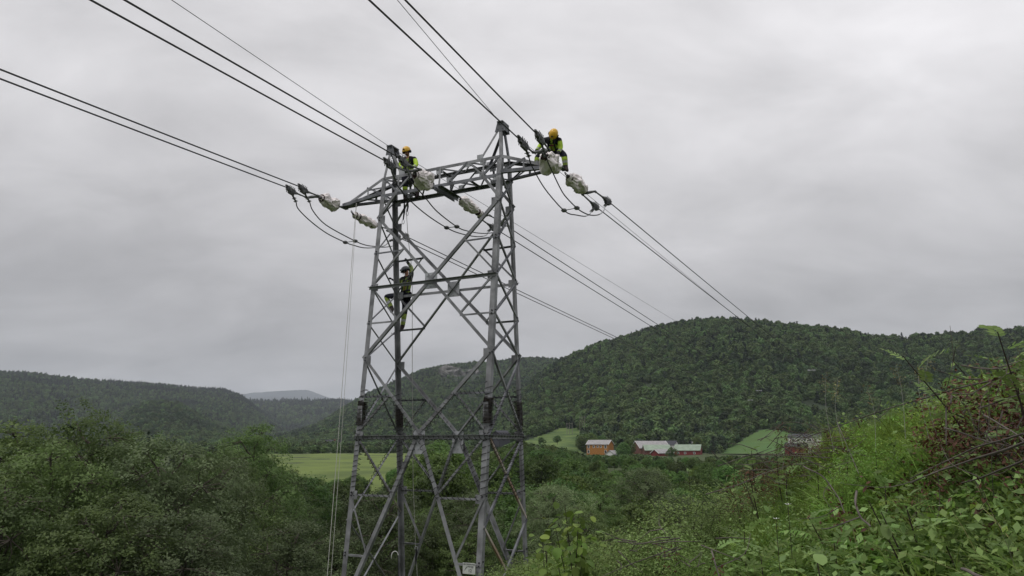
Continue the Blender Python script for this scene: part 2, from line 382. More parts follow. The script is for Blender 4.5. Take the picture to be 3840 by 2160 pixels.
for sy in (-1, 1):
    nf = (0, -sy, 0)                                          # flange pointing into the mast
    for sx in (-1, 1):
        m = 'steel'
        off = .02 * (1 if sx > 0 else 0)                      # crossing members lie in front of each other
        def F(x, z): 
            p = face(x, sy, z); p[1] += sy * off; return p
        member('brace', F(sx * WL, Z['t']), F(0.0, Z['n2']), BIG, (0, 0, 1), nf, m)
        member('brace', F(0, Z['n2']), F(sx * WL, Z['n1']), BIG, (0, 0, 1), nf, m)
        member('brace', F(sx * WL, Z['n1']), F(0, Z['n0']), BIG, (0, 0, 1), nf, m)
        member('brace', F(0, Z['n0']), F(sx * WL, Z['base']), BIG * 1.2, (sx, 0, 0), nf, 'steel')
        wires.append((F(sx * WL * .5, Z['h']), F(sx * .05, Z['n0']), .085))
        wires.append((F(0.04 * sx, Z['n0']), F(sx * WL * .335, Z['m1']), .095))
        member('brace', F(sx * WL, Z['t']), F(sx * (WL - .62), Z['b']), BIG * .95, (0, 0, 1), nf, m)
        # secondary bracing of each panel
        def horiz(xa, xb, z, s=SM, mm='steel'): return member('horizontal_beam', F(xa, z), F(xb, z), s, (0, 0, -1), nf, mm)
        horiz(sx * (WL + .02), sx * WL * .5, Z['s'], SM, 'steel_dark'); member('brace', F(sx * WL * .5, Z['s']), F(sx * WL, Z['n2']), SM, (0, 0, 1), nf, 'steel')
        horiz(sx * (WL + .02), sx * WL * .5, Z['q']); member('brace', F(sx * WL * .5, Z['q']), F(sx * WL, Z['n2']), SM, (0, 0, 1), nf, 'steel')
        horiz(sx * (WL + .02), sx * WL * .5, Z['h'], SM, 'steel_dark'); member('brace', F(sx * WL * .5, Z['h']), F(sx * WL, Z['n0']), SM * .95, (0, 0, 1), nf, 'steel')
        wires.append((F(sx * WL * .53, Z['h']), F(sx * WL * .97, Z['h']), .055)); wires.append((F(sx * WL * .5, Z['h']), F(sx * WL, Z['n0']), .055))
        xm = sx * WL * .335; horiz(sx * WL, xm, Z['m1'], SM); member('brace', F(xm, Z['m1']), F(sx * WL, Z['n0']), SM, (0, 0, 1), nf, 'steel')
        wires.append((F(xm, Z['m1']), F(sx * WL * .98, Z['m1']), .055)); wires.append((F(xm, Z['m1']), F(sx * WL, Z['n0']), .06))
        x2 = sx * WL * .65; horiz(sx * WL, x2, Z['m2'], SM); member('brace', F(x2, Z['m2']), F(sx * WL, Z['m1']), SM, (0, 0, 1), nf, 'steel')
    for zz in ('n2', 'n0'):
        member('horizontal_beam', (-WL - .04, sy * (dz(Z[zz]) + .03), Z[zz]), (WL + .04, sy * (dz(Z[zz]) + .03), Z[zz]), .08, (0, 0, -1), (0, sy, 0), 'steel')
    wires.append(((-WL, sy * (dz(Z['n0']) + .02), Z['n0'] - .05), (WL, sy * (dz(Z['n0']) + .02), Z['n0'] - .05), .075))
    # gusset plates where the big diagonals cross
    for zz, wdt, hgt in (('n2', .40, .46), ('n0', .36, .62)):
        b = MB(); y = sy * (dz(Z[zz]) - .012); zc_ = Z[zz] - (0 if zz == 'n2' else .17)
        b.box(LP((0, y, zc_)), (wdt, .012, hgt))
        for dx, dzz in ((-.13, .15), (.13, .15), (-.13, -.13), (.13, -.13), (-.05, .02), (.05, .1), (0, -.17), (-.14, 0)):
            hexbolt(b, LP((dx, y - .006, zc_ + dzz)), (0, -1, 0), .019)
            hexbolt(b, LP((dx, y + .006, zc_ + dzz)), (0, 1, 0), .019)
        b.obj('gusset_plate', M['plate'], pylon)
# the two narrow sides: X panels between near and far legs
lev = ['u', 't', 's', 'n2', 'q', 'n1', 'n0', 'ms', 'base']; lev[0] = 'b'
for sx in (-1, 1):
    for i in range(len(lev) - 1):
        za, zb = Z[lev[i]], Z[lev[i + 1]]
        for k, (s0, s1) in enumerate(((-1, 1), (1, -1))):
            p0 = leg(sx, s0, za) + np.array([sx * (.012 + .014 * k), 0, 0]); p1 = leg(sx, s1, zb) + np.array([sx * (.012 + .014 * k), 0, 0])
            rusty = sx > 0 and i in (6, 7) and k == 0
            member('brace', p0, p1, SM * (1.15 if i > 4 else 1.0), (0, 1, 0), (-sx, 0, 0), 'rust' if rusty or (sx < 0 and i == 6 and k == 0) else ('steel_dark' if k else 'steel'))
            if i == 5: a = (Z['h'] + .1 - za) / (zb - za); wires.append((p0 + (p1 - p0) * a, p1, .06))
            if i == 6: a = (Z['m1'] - .1 - za) / (zb - za); wires.append((p0, p0 + (p1 - p0) * a, .06))
    member('horizontal_beam', leg(sx, -1, Z['n0']) + np.array([sx * .02, 0, 0]), leg(sx, 1, Z['n0']) + np.array([sx * .02, 0, 0]), .08, (0, 0, -1), (sx, 0, 0))
    if sx > 0: wires.append((leg(sx, -1, Z['n0']), leg(sx, 1, Z['n0']), .075))
    # small bolts along the legs where braces meet
for sx, sy in SYM:
    for k in ('m2', 'm1', 'n1', 'q', 'n2', 's', 't'):
        for d in (-.035, .04): hexbolt(BOLT, LP(leg(sx, sy, Z[k] + d) + np.array([-sx * .06, sy * .0, 0])), (0, sy, 0), .02, .03)
        hexbolt(BOLT, LP(leg(sx, sy, Z[k] + .06) + np.array([0, -sy * .06, 0])), (sx, 0, 0), .02, .03)
# corner gusset plates on the legs
for sx, sy in SYM:
    for k in ('t', 'n2', 'n1', 'n0', 'm1'):
        b = MB(); c = leg(sx, sy, Z[k]) + np.array([-sx * .17, sy * .006, -.02 if k != 'n0' else 0]); b.box(LP(c), (.16, .010, .22))
        for q in ((-.05, .08), (.05, .03), (-.05, -.08), (.05, -.09)): hexbolt(b, LP(c + np.array([q[0], sy * .006, q[1]])), (0, sy, 0), .014, .022)
        b.obj('gusset_plate', M['steel'], pylon)
# cross-arm girder
ub, uu = dz(Z['b']), dz(Z['u']) - .01
for sy in (-1, 1):
    nf = (0, -sy, 0)
    y = lambda z: sy * (dz(z) + .006)
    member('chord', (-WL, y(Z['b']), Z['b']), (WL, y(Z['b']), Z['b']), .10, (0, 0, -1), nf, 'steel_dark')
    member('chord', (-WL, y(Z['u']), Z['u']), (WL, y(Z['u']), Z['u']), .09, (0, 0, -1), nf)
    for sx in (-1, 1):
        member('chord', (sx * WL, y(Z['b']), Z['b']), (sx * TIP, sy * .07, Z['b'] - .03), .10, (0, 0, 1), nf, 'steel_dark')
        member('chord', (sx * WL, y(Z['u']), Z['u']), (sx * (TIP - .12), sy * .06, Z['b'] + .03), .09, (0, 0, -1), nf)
        for f_ in (.40, .78):
            if f_ > .5 and sy > 0: continue
            xa = sx * (WL + (TIP - WL) * f_ * .9); ya = sy * (dz(Z['b']) * (1 - f_ * .9)); zt = Z['u'] + (Z['b'] - Z['u']) * f_ * .95
            member('lacing', (xa, ya, Z['b']), (xa, ya, zt), .05, (1, 0, 0), nf)
        member('lacing', (sx * WL, y(Z['b']), Z['b'] + .02), (sx * (WL + (TIP - WL) * .40), sy * dz(8) * .6, Z['u'] - .2), .055, (0, 0, 1), nf, 'steel_dark')
        member('lacing', (sx * 1.62 * K, y(Z['b']), Z['b']), (sx * 2.22 * K, y(Z['u']), Z['u'] - .05), .055, (0, 0, 1), nf, 'steel_dark')
        member('lacing', (sx * .42 * K, y(Z['b']), Z['b']), (sx * 1.05 * K, y(Z['u']), Z['u'] - .05), .055, (0, 0, 1), nf, 'steel_dark')
        member('lacing', (sx * 1.62 * K, y(Z['b']), Z['b']), (sx * 1.05 * K, y(Z['u']), Z['u'] - .05), .05, (0, 0, 1), nf)
        member('lacing', (sx * 1.6 * K, y(Z['b']), Z['b']), (sx * 1.6 * K, y(Z['u']), Z['u']), .05, (1, 0, 0), nf)
        for xx, zz in ((1.05 * K, Z['u'] - .09), (1.6 * K, Z['b'] + .06), (.42 * K, Z['b'] + .06), (WL - .12, Z['u'] - .12), (1.6 * K, Z['u'] - .1), (WL - .15, Z['b'] - .1)):
            b = MB(); b.box(LP((sx * xx, y(zz) - sy * .02, zz)), (.20, .010, .17))
            for q in ((-.06, .04), (.05, .05), (0, -.04), (.07, -.03)): hexbolt(b, LP((sx * xx + q[0], y(zz) - .03, zz + q[1])), (0, -1, 0), .012, .02)
            b.obj('gusset_plate', M['plate'], pylon)
    member('lacing', (0, y(Z['b']), Z['b']), (0, y(Z['u']), Z['u']), .06, (1, 0, 0), nf)
    b = MB(); b.box(LP((0, y(Z['u']) - sy * .02, Z['u'] - .1)), (.24, .010, .22)); b.obj('gusset_plate', M['plate'], pylon)
for zz, nm in ((Z['u'] - .03, 1), (Z['b'] + .03, -1)):      # zig-zag lacing between the two faces of the girder, top and bottom
    xs = np.linspace(-WL, WL, 9); h_ = dz(zz) - .02
    for i in range(8):
        s = 1 if (i + (nm > 0)) % 2 else -1
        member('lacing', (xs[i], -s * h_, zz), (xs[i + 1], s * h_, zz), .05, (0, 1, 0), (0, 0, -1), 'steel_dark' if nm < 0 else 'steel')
    for i in (2, 4, 6): member('lacing', (xs[i], -h_, zz - .06), (xs[i], h_, zz - .06), .05, (1, 0, 0), (0, 0, -1), 'steel')
    for sx in (-1, 1):
        xq = sx * (WL + (TIP - WL) * .4); member('lacing', (sx * WL, h_, zz), (xq, -.6 * h_, zz - (.2 if nm > 0 else 0)), .05, (0, 1, 0), (0, 0, -1), 'steel_dark')
for sx in (-1, 1):                                          # plates at the arm tips, with hanging points to both sides
    b = MB(); b.box(LP((sx * (TIP - .2), 0, Z['b'] - .035)), (.5, .26, .02)); b.box(LP((sx * TIP, 0, Z['b'] - .05)), (.12, .34, .03)); b.obj('tip_plate', M['steel_dark'], pylon)
yb = dz(Z['b'])
for dx in (-.055, .055): member('attachment_beam', (dx, -yb - .12, Z['b'] - .09), (dx, yb + .32, Z['b'] - .09), .12, (0, 0, -1), (math.copysign(1, dx), 0, 0), 'steel_dark')
# earth-wire peaks
for sx in (-1, 1):
    top = Z['pk'] - .1
    for sy in (-1, 1):
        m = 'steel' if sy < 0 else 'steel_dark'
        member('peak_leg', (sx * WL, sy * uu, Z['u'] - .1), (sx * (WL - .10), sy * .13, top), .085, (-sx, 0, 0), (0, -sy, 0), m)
        member('peak_leg', (sx * (WL - .72), sy * uu, Z['u'] - .02), (sx * (WL - .18), sy * .12, top), .065, (sx, 0, 0), (0, -sy, 0), m)
        b = MB(); b.box(LP((sx * (WL - .70), sy * uu, Z['u'] + .03)), (.2, .01, .2)); b.obj('gusset_plate', M['plate'], pylon)
        b = MB(); yy = sy * .15
        b.add([LP(q) for q in ((sx*(WL-.30), yy, top-.16), (sx*(WL+.02), yy, top-.16), (sx*(WL-.02), yy, top+.14), (sx*(WL-.22), yy, top+.14), (sx*(WL-.30), yy+sy*.014, top-.16), (sx*(WL+.02), yy+sy*.014, top-.16), (sx*(WL-.02), yy+sy*.014, top+.14), (sx*(WL-.22), yy+sy*.014, top+.14))],
              [(0,1,2,3),(7,6,5,4),(0,4,5,1),(1,5,6,2),(2,6,7,3),(3,7,4,0)])
        for q in ((-.2, -.08), (-.06, -.08), (-.16, .06), (-.06, .06)): hexbolt(b, LP((sx * (WL + q[0]), yy, top + q[1])), (0, sy, 0), .016, .03)
        b.obj('peak_plate', M['steel_dark'], pylon)
    b = MB(); b.box(LP((sx * (WL - .12), 0, top + .13)), (.19, .42, .03)); b.box(LP((sx * (WL - .02), 0, top)), (.012, .34, .24)); b.obj('peak_cap', M['steel_dark'], pylon)
BOLT.obj('bolt', M['bolt'], pylon, kind='stuff')
for k, (xx, zz) in enumerate(((-1, 1.95), (-1, 3.35), (-1, .95))):    # a few step bolts on the far left leg
    b = MB(); p = leg(-1, 1, zz); b.tube([LP(p + np.array([0, .0, 0])), LP(p + np.array([-.19, .02, -.01])), LP(p + np.array([-.21, .02, .05]))], .012, 6); b.obj('step_bolt', M['steel_dark'], pylon)
# anti-climbing wire wound round the lower members
def helix(p0, p1, r, pitch, rad=.0075, seg=7, jit=.0, seed=0, mb=None):
    rg = np.random.default_rng(seed); p0 = np.array(p0, float); p1 = np.array(p1, float); t = p1 - p0; Ln = np.linalg.norm(t); t /= Ln
    a = np.cross(t, (0, 0, 1.)) if abs(t[2]) < .95 else np.array([1., 0, 0]); a -= (a @ t) * t; a /= np.linalg.norm(a); b_ = np.cross(t, a)
    n = max(8, int(Ln / pitch * seg)); s = np.linspace(0, 1, n); ph = 2 * math.pi * s * Ln / pitch
    if jit: rr = r * (1 + jit * rg.normal(size=n))
    else: rr = r * (1 + .04 * np.sin(s * 40))
    # the wire follows the squarish section of the angle iron
    sq = 1 / np.maximum(abs(np.cos(ph)), abs(np.sin(ph))); rr = rr * (.55 + .45 * sq) * .82
    Pp = p0 + t * (s * Ln)[:, None] + a * (rr * np.cos(ph))[:, None] + b_ * (rr * np.sin(ph))[:, None]
    Tn = np.gradient(Pp, axis=0); Tn /= np.linalg.norm(Tn, axis=1)[:, None] + 1e-9
    A = np.cross(Tn, t); A /= np.linalg.norm(A, axis=1)[:, None] + 1e-9; B = np.cross(A, Tn)
    V = np.concatenate([Pp + rad * (math.cos(q) * A + math.sin(q) * B) for q in (0, 2.094, 4.189)]).reshape(3, n, 3)
    i = np.arange(n - 1); Fs = [np.stack([k * n + i, k * n + i + 1, ((k + 1) % 3) * n + i + 1, ((k + 1) % 3) * n + i], 1) for k in range(3)]
    return V.reshape(-1, 3), np.concatenate(Fs)
for k, (p0, p1, r) in enumerate(wires):
    V, F_ = helix(LP(p0), LP(p1), r, .135 + .03 * (k % 3) / 2, .0085, seed=k)
    obj('wire_wrap', mesh_np('wire_wrap', V, F_, M['wire']), pylon, kind='stuff')
for sx, sy in SYM:                                           # dense rusty coils
    Vs, Fs, b0 = [], [], 0
    for q in range(3):
        V, F_ = helix(LP(leg(sx, sy, .55) + np.array([-sx, -sy, 0]) * .07), LP(leg(sx, sy, 1.22) + np.array([-sx, -sy, 0]) * .07), .125 + .012 * q, .034, .009, 8, .09, seed=9 * q + sx + 3 * sy + 20)
        Vs.append(V); Fs.append(F_ + b0); b0 += len(V)
    obj('wire_coil', mesh_np('wire_coil', np.concatenate(Vs), np.concatenate(Fs), M['coil']), pylon, kind='stuff')

# warning sign on its little beam, and the beam's lettering
sx0, sx1, zs = .84 * K * 2.0, WL, Z['m2'] - .02
sign = empty('warning_sign', tuple(loc2w(np.array([1.77, -dz(Z['m2']) - .1, -2.83]))), PSI, label='white high voltage warning sign numbered 12 on the lower pylon beam', cat='sign')
b = MB(); b.box((0, 0, 0), (.34, .008, .25)); b.obj('sign_plate', M['signw'], sign)
def text(s, size, x, z, parent, material, ry=0):
    c = bpy.data.curves.new('lettering', 'FONT'); c.body = s; c.size = size; c.align_x = 'CENTER'; c.align_y = 'CENTER'; c.extrude = .001; c.materials.append(material)
    o = bpy.data.objects.new('lettering', c); col.objects.link(o); dg = bpy.context.evaluated_depsgraph_get(); nm = bpy.data.meshes.new_from_object(o.evaluated_get(dg)); bpy.data.objects.remove(o); o = bpy.data.objects.new('lettering', nm); col.objects.link(o); o.parent = parent; o.location = (x, -.0065, z); o.rotation_euler = (math.pi / 2, ry, 0); return o
text('HØYSPENNING', .048, .0, .09, sign, M['signk']); text('LIVSFARE', .046, .03, .04, sign, M['signk']); text('12', .10, .03, -.05, sign, M['signk'])
b = MB(); b.add([(-.13, -.006, -.07), (-.07, -.006, .005), (-.085, -.006, .01), (-.055, -.006, .05), (-.075, -.006, .01), (-.062, -.006, .004)], [(0, 1, 2), (2, 1, 5, 4), (4, 5, 3)]); b.obj('lightning_mark', M['signk'], sign)
b = MB(); b.tube([(.085, -.006, -.01), (.09, -.006, .035)], .004, 5); b.obj('lettering', M['signk'], sign)

# ------------------------------------------------------------------ conductors, insulator strings, clamps
def hdir(vx):
    d = ray(vx, 1673); h = np.array([d[0], d[1], 0]); return h / np.linalg.norm(h)
HN = hdir(2900); FARV = {'L': (3325, -.0269, 7.0e-5), 'M': (3275, -.0254, 6.0e-5), 'R': (3475, -.0253, 1.0e-4)}
def onplane(u, v, P, h):
    "point seen at photo position u, v on the vertical plane through P with horizontal direction h"
    d = ray(u, v); n = np.array([h[1], -h[0], 0]); return d * (P @ n) / (d @ n)
def perp(h): return np.array([h[1], -h[0], 0])
def smooth_path(pts, n=8):
    pts = [np.array(p, float) for p in pts]; P = [2 * pts[0] - pts[1]] + pts + [2 * pts[-1] - pts[-2]]; out = []
    for i in range(1, len(P) - 2):
        for k in range(n):
            t = k / n; out.append(.5 * ((2 * P[i]) + (-P[i-1] + P[i+1]) * t + (2*P[i-1] - 5*P[i] + 4*P[i+1] - P[i+2]) * t*t + (-P[i-1] + 3*P[i] - 3*P[i+1] + P[i+2]) * t**3))
    out.append(pts[-1]); return out
tipw = {'L': C0 - UX * TIP + np.array([0, 0, Z['b'] - .05]), 'M': C0 + np.array([0, 0, Z['b'] - .09]), 'R': C0 + UX * TIP + np.array([0, 0, Z['b'] - .05])}
names = {'L': 'left', 'M': 'middle', 'R': 'right'}
ARM = {'L': 'left arm tip', 'M': 'girder centre', 'R': 'right arm tip'}

def bag(name, p0, p1, prof, seed, label, fold=.30, drape=None, group=None):
    "crumpled plastic sheet wrapped round an insulator string; prof = radii along the axis"
    p0, p1 = np.array(p0, float), np.array(p1, float); t = p1 - p0; Ln = np.linalg.norm(t); t /= Ln
    a = np.cross(t, (0, 0, 1.)); a /= np.linalg.norm(a); b_ = np.cross(a, t); nu, nv = 72, 64
    s = np.linspace(0, 1, nv); pr = np.interp(s, np.linspace(0, 1, len(prof)), prof) * .74; V = []
    for j in range(nv):
        for i in range(nu):
            ph = 2 * math.pi * i / nu; r = pr[j]; q = Vector((math.cos(ph) * 1.2, math.sin(ph) * 1.2, s[j] * 2.6))
            n1_ = mnoise.noise(q * 1.3 + Vector((seed, 0, 0))); n2_ = abs(mnoise.noise(q * 2.2 + Vector((0, seed * 1.7, 3)))); n3 = abs(mnoise.noise(q * 4.2 + Vector((5, seed, 0))))
            rr = r * (1 + fold * (n1_ * 1.3 + (.25 - n2_) * 1.7 + (.18 - n3) * .45))
            if drape and math.sin(ph) < -.2: rr += drape * (-math.sin(ph) - .2) * (.5 + .5 * math.sin(s[j] * 9 + seed))
            V.append(p0 + t * (s[j] * Ln) + a * rr * math.cos(ph) + b_ * rr * math.sin(ph))
    i = np.arange(nu)[None, :]; j = np.arange(nv - 1)[:, None]; i2 = (i + 1) % nu
    F_ = np.stack([j * nu + i, j * nu + i2, (j + 1) * nu + i2, (j + 1) * nu + i], -1).reshape(-1, 4)
    return obj(name, mesh_np(name, V, F_, M['bag'], smooth=True), label=label, cat='plastic cover', group=group)

def disc_string(parent, p0, p1, n=7):
    p0, p1 = np.array(p0), np.array(p1); t = (p1 - p0) / np.linalg.norm(p1 - p0)
    for k in range(n):
        c = p0 + (p1 - p0) * (k + .5) / n; b = MB()
        b.tube([c - t * .05, c - t * .02, c + t * .012, c + t * .03, c + t * .05], [.03, .05, .115, .12, .03], 16); b.obj('insulator_disc', M['brownins'], parent, smooth=False)
def link_chain(parent, p0, p1, n=3):
    p0, p1 = np.array(p0), np.array(p1); t = (p1 - p0) / n; tn = t / np.linalg.norm(t); a = np.cross(tn, (0, 0, 1.)); a /= np.linalg.norm(a); b_ = np.cross(a, tn)
    for k in range(n):
        c = p0 + t * (k + .5); s_ = a if k % 2 else b_; ll = np.linalg.norm(t) * .62; b = MB()
        b.tube([c + tn * ll * math.cos(q) + s_ * .028 * math.sin(q) for q in np.linspace(0, 2 * math.pi, 13)], .011, 6, cap=False); b.obj('shackle', M['fitting'], parent)
def clamp(parent, a, b_, term, h):
    "tension clamp body from a to b_, with the jumper terminal hanging to term"
    a, b_, term = map(np.array, (a, b_, term)); t = (b_ - a) / np.linalg.norm(b_ - a); Ln = np.linalg.norm(b_ - a); m = MB()
    up = np.array([0, 0, 1.]); up -= (up @ t) * t; up /= np.linalg.norm(up); sd = np.cross(t, up)
    Mx = Matrix(((t[0], sd[0], up[0], a[0]), (t[1], sd[1], up[1], a[1]), (t[2], sd[2], up[2], a[2]), (0, 0, 0, 1)))
    m.box((Ln * .45, 0, .0), (Ln * .9, .085, .11), M=Mx); m.box((Ln * .40, 0, -.07), (Ln * .55, .07, .10), M=Mx); m.box((Ln * .8, 0, .06), (Ln * .5, .05, .035), M=Mx)
    m.tube([a - t * .06, a + t * .08], .045, 8)
    for q in (.2, .38, .56, .74):
        for s_ in (-1, 1): m.tube([Mx @ Vector((Ln * q, s_ * .048, -.10)), Mx @ Vector((Ln * q, s_ * .048, .10))], .013, 6)
    m.obj('clamp_body', M['fitting'], parent)
    m = MB(); mid = a + t * Ln * .25; k_ = (mid + term) / 2 + t * .07
    m.tube(smooth_path([mid, k_, term], 5), .028, 8); d = term - k_; d /= np.linalg.norm(d)
    for q in (-.12, -.02): m.tube([term + d * q - sd * .07, term + d * q + sd * .07], .012, 6); m.tube([term + d * (q - .012), term + d * (q + .012)], .045, 8)
    m.obj('jumper_terminal', M['fitting'], parent)
def rod(parent, a, b_, name='tension_rod'):
    a, b_ = np.array(a), np.array(b_); m = MB(); d = b_ - a
    m.tube([a, a + d * .12, a + d * .2, a + d * .75, a + d * .85, b_], [.035, .035, .022, .026, .04, .03], 8); m.obj(name, M['fitting'], parent)

# photo positions of the fittings: yoke centre, then for the left and right sub-conductor: clamp start, clamp end, terminal
FIT = {
 ('L', 'n'): dict(st=(1280, 775), yk=(1173, 738), bg=((1203, 741), (1268, 777)), c=[((1105, 722), (1073, 702), (1110, 757)), ((1150, 718), (1119, 698), (1161, 757))]),
 ('L', 'f'): dict(st=(1317, 791), yk=(1468, 861), bg=((1324, 803), (1410, 847)), c=[((1483, 884), (1501, 893), (1462, 903)), ((1512, 880), (1532, 891), (1493, 902))]),
 ('M', 'n'): dict(st=(1628, 690), yk=(1553, 640), bg=((1555, 655), (1618, 688)), c=[((1476, 624), (1440, 601), (1483, 676)), ((1526, 616), (1495, 591), (1533, 653))]),
 ('M', 'f'): dict(st=(1697, 735), yk=(1813, 810), bg=((1727, 746), (1806, 806)), c=[((1838, 846), (1858, 858), (1832, 866)), ((1878, 832), (1896, 845), (1884, 858))]),
 ('R', 'n'): dict(st=(2096, 622), yk=(2030, 568), bg=((2042, 588), (2086, 618)), c=[((1977, 553), (1944, 519), (1983, 587)), ((2035, 529), (2008, 498), (2043, 574))]),
 ('R', 'f'): dict(st=(2118, 647), yk=(2206, 722), bg=((2130, 662), (2194, 716)), c=[((2222, 764), (2245, 783), (2218, 792)), ((2267, 744), (2291, 763), (2269, 772))]),
}
TERM = {}
for ph in 'LMR':
    for side_ in 'nf':
        h = HN if side_ == 'n' else hdir(FARV[ph][0]); P = tipw[ph]; f = FIT[(ph, side_)]; wd = 'to the viewer' if side_ == 'n' else 'to the valley'
        yk = onplane(*f['yk'], P, h); st = onplane(*f['st'], P, h); b0, b1 = (onplane(*q, P, h) for q in f['bg'])
        root = empty('insulator_string', tuple(st), label=f'insulator string with double clamps at the {ARM[ph]}, leading {wd}', cat='insulator', group='insulator strings of the pylon')
        root.location = (0, 0, 0); pr = perp(h)
        dh = (yk - st); dh /= np.linalg.norm(dh)
        if side_ == 'f': b0, b1 = b0, b1
        ba, bb = (b0, b1) if np.linalg.norm(b0 - st) < np.linalg.norm(b1 - st) else (b1, b0)
        link_chain(root, st, ba, 3); disc_string(root, ba, bb, 7); rod(root, bb, yk)
        sep_ = .21; m = MB()
        e = [yk - pr * sep_, yk + pr * sep_]
        m.tube([e[0], (e[0] + yk) / 2, yk, (e[1] + yk) / 2, e[1]], [.028, .042, .05, .042, .028], 8); m.obj('yoke_plate', M['fitting'], root)
        for i, s_ in enumerate((-1, 1)):
            Pp = P + pr * sep_ * s_; ca, ce, tm = (onplane(*q, Pp, h) for q in f['c'][i])
            rod(root, e[i], ca); clamp(root, ca, ce, tm, h); TERM[(ph, side_, i)] = tm
            # the conductor itself
            if side_ == 'n':
                tt = np.linspace(0, 60, 40); q = [ce - h * a_ - np.array([0, 0, .101 * a_ - .0003 * a_ * a_]) for a_ in tt]; rad = .0165
            else:
                vx, s1, k1 = FARV[ph]; tt = np.concatenate([np.linspace(0, 20, 12), np.linspace(25, 320, 60)]); q = [ce + h * a_ + np.array([0, 0, s1 * a_ + k1 * a_ * a_]) for a_ in tt]; rad = .0165
            # start inside the clamp
            m = MB(); m.tube([(ca + ce) / 2] + q, rad, 6)
            ob = m.obj('conductor_cable', M['conductor'], label=f"black conductor cable from the {ARM[ph]} {wd}, {'left' if i == 0 else 'right'} one of its pair", cat='cable', group='conductors of the power line')
            if side_ == 'f' and i == 1:
                tsp = {'R': 46, 'M': 62, 'L': 74}[ph]; vx, s1, k1 = FARV[ph]; cc = ce + h * tsp + np.array([0, 0, s1 * tsp + k1 * tsp * tsp])
                m = MB(); m.tube([cc, cc - pr * 2 * sep_], .02, 6); m.box(cc, (.16, .16, .12)); m.box(cc - pr * 2 * sep_, (.16, .16, .12)); m.obj('cable_spacer', M['alu'], label=f'pale spacer bar holding the far pair of conductors from the {ARM[ph]}', cat='spacer')
# bags (plastic sheets over the strings)
def fitpt(ph, s_, key, k): return onplane(*FIT[(ph, s_)][key][k], tipw[ph], HN if s_ == 'n' else hdir(FARV[ph][0]))
bag('plastic_cover', fitpt('L','n','bg',0), fitpt('L','n','bg',1), [.07,.19,.235,.24,.22,.25,.23,.17,.06], 1, 'crumpled white plastic round the string before the left arm tip', .34)
bag('plastic_cover', fitpt('L','f','bg',0), fitpt('L','f','bg',1), [.05,.13,.16,.10,.18,.21,.14,.20,.21,.13,.19,.18,.06], 2, 'lumpy knotted white plastic behind the rope, just past the left arm tip', .22)
bag('plastic_cover', fitpt('M','n','bg',0), fitpt('M','n','bg',1) + np.array([0,0,.0]), [.10,.22,.27,.25,.28,.30,.29,.26,.2,.08], 3, 'big white crumpled plastic sheet in front of the seated worker', .34, .08)
bag('plastic_cover', fitpt('M','f','bg',0), fitpt('M','f','bg',1), [.05,.15,.23,.24,.17,.24,.25,.17,.23,.22,.12,.09,.15,.13,.05], 4, 'knotted white plastic below the middle of the girder', .2)
bag('plastic_cover', fitpt('R','n','bg',0) , fitpt('R','n','bg',1), [.12,.24,.25,.22,.27,.26,.18,.07], 5, 'torn white plastic sheet under the crouching worker', .36, .26)
bag('plastic_cover', fitpt('R','f','bg',0), fitpt('R','f','bg',1), [.08,.19,.24,.25,.24,.26,.25,.21,.19,.08], 6, 'crumpled white plastic cover past the right arm tip', .34)
# jumper loops; photo positions followed on the vertical plane through both terminals
JMP = {
 ('L', 0): [(1119, 784), (1164, 829), (1226, 875), (1295, 909), (1330, 921), (1363, 929), (1400, 929), (1440, 922)],
 ('L', 1): [(1172, 788), (1205, 829), (1247, 859), (1332, 904), (1371, 919), (1404, 924), (1440, 927), (1475, 921)],
 ('M', 0): [(1498, 706), (1546, 760), (1609, 812), (1675, 854), (1721, 874), (1783, 887), (1821, 883)],
 ('M', 1): [(1539, 677), (1564, 706), (1597, 744), (1640, 794), (1713, 850), (1752, 866), (1804, 875), (1846, 873), (1870, 868)],
 ('R', 0): [(1986, 600), (1997, 628), (2038, 700), (2085, 759), (2115, 789), (2136, 802), (2159, 806), (2192, 811), (2210, 804)],
 ('R', 1): [(2048, 588), (2059, 617), (2098, 700), (2121, 737), (2163, 780), (2192, 799), (2217, 807), (2245, 805), (2264, 790)],
}
SPC = {('L', 0): 3, ('L', 1): 3, ('M', 0): 3, ('M', 1): 4, ('R', 0): 4, ('R', 1): 4}
for ph in 'LMR':
    sp_ = []
    for i in (0, 1):
        a, b_ = TERM[(ph, 'n', i)], TERM[(ph, 'f', i)]; h = b_ - a; h[2] = 0; h /= np.linalg.norm(h)
        mid = [onplane(u, v, a, h) for u, v in JMP[(ph, i)]]; pth = smooth_path([a] + mid + [b_], 6)
        m = MB(); n_ = int(len(pth) * (.80)); m.tube(pth, .0165, 6); 
        m.m = [1 if k // 6 > n_ else 0 for k in range(len(m.m))]
        m.obj('jumper_cable', [M['conductor'], M['alu']], label=f"black jumper loop sagging under the {ARM[ph]}, {'left' if i == 0 else 'right'} one of the pair", cat='cable', smooth=True, group='jumper loops under the cross-arm')
        sp_.append(mid[SPC[(ph, i)]])
    m = MB(); m.tube(sp_, .011, 6); 
    for q in sp_: m.sphere(q, (.085, .085, .055), 8, 5)
    m.obj('jumper_spacer', M['fitting'], label=f'two-knob spacer joining the jumper loops under the {ARM[ph]}', cat='spacer', smooth=True)
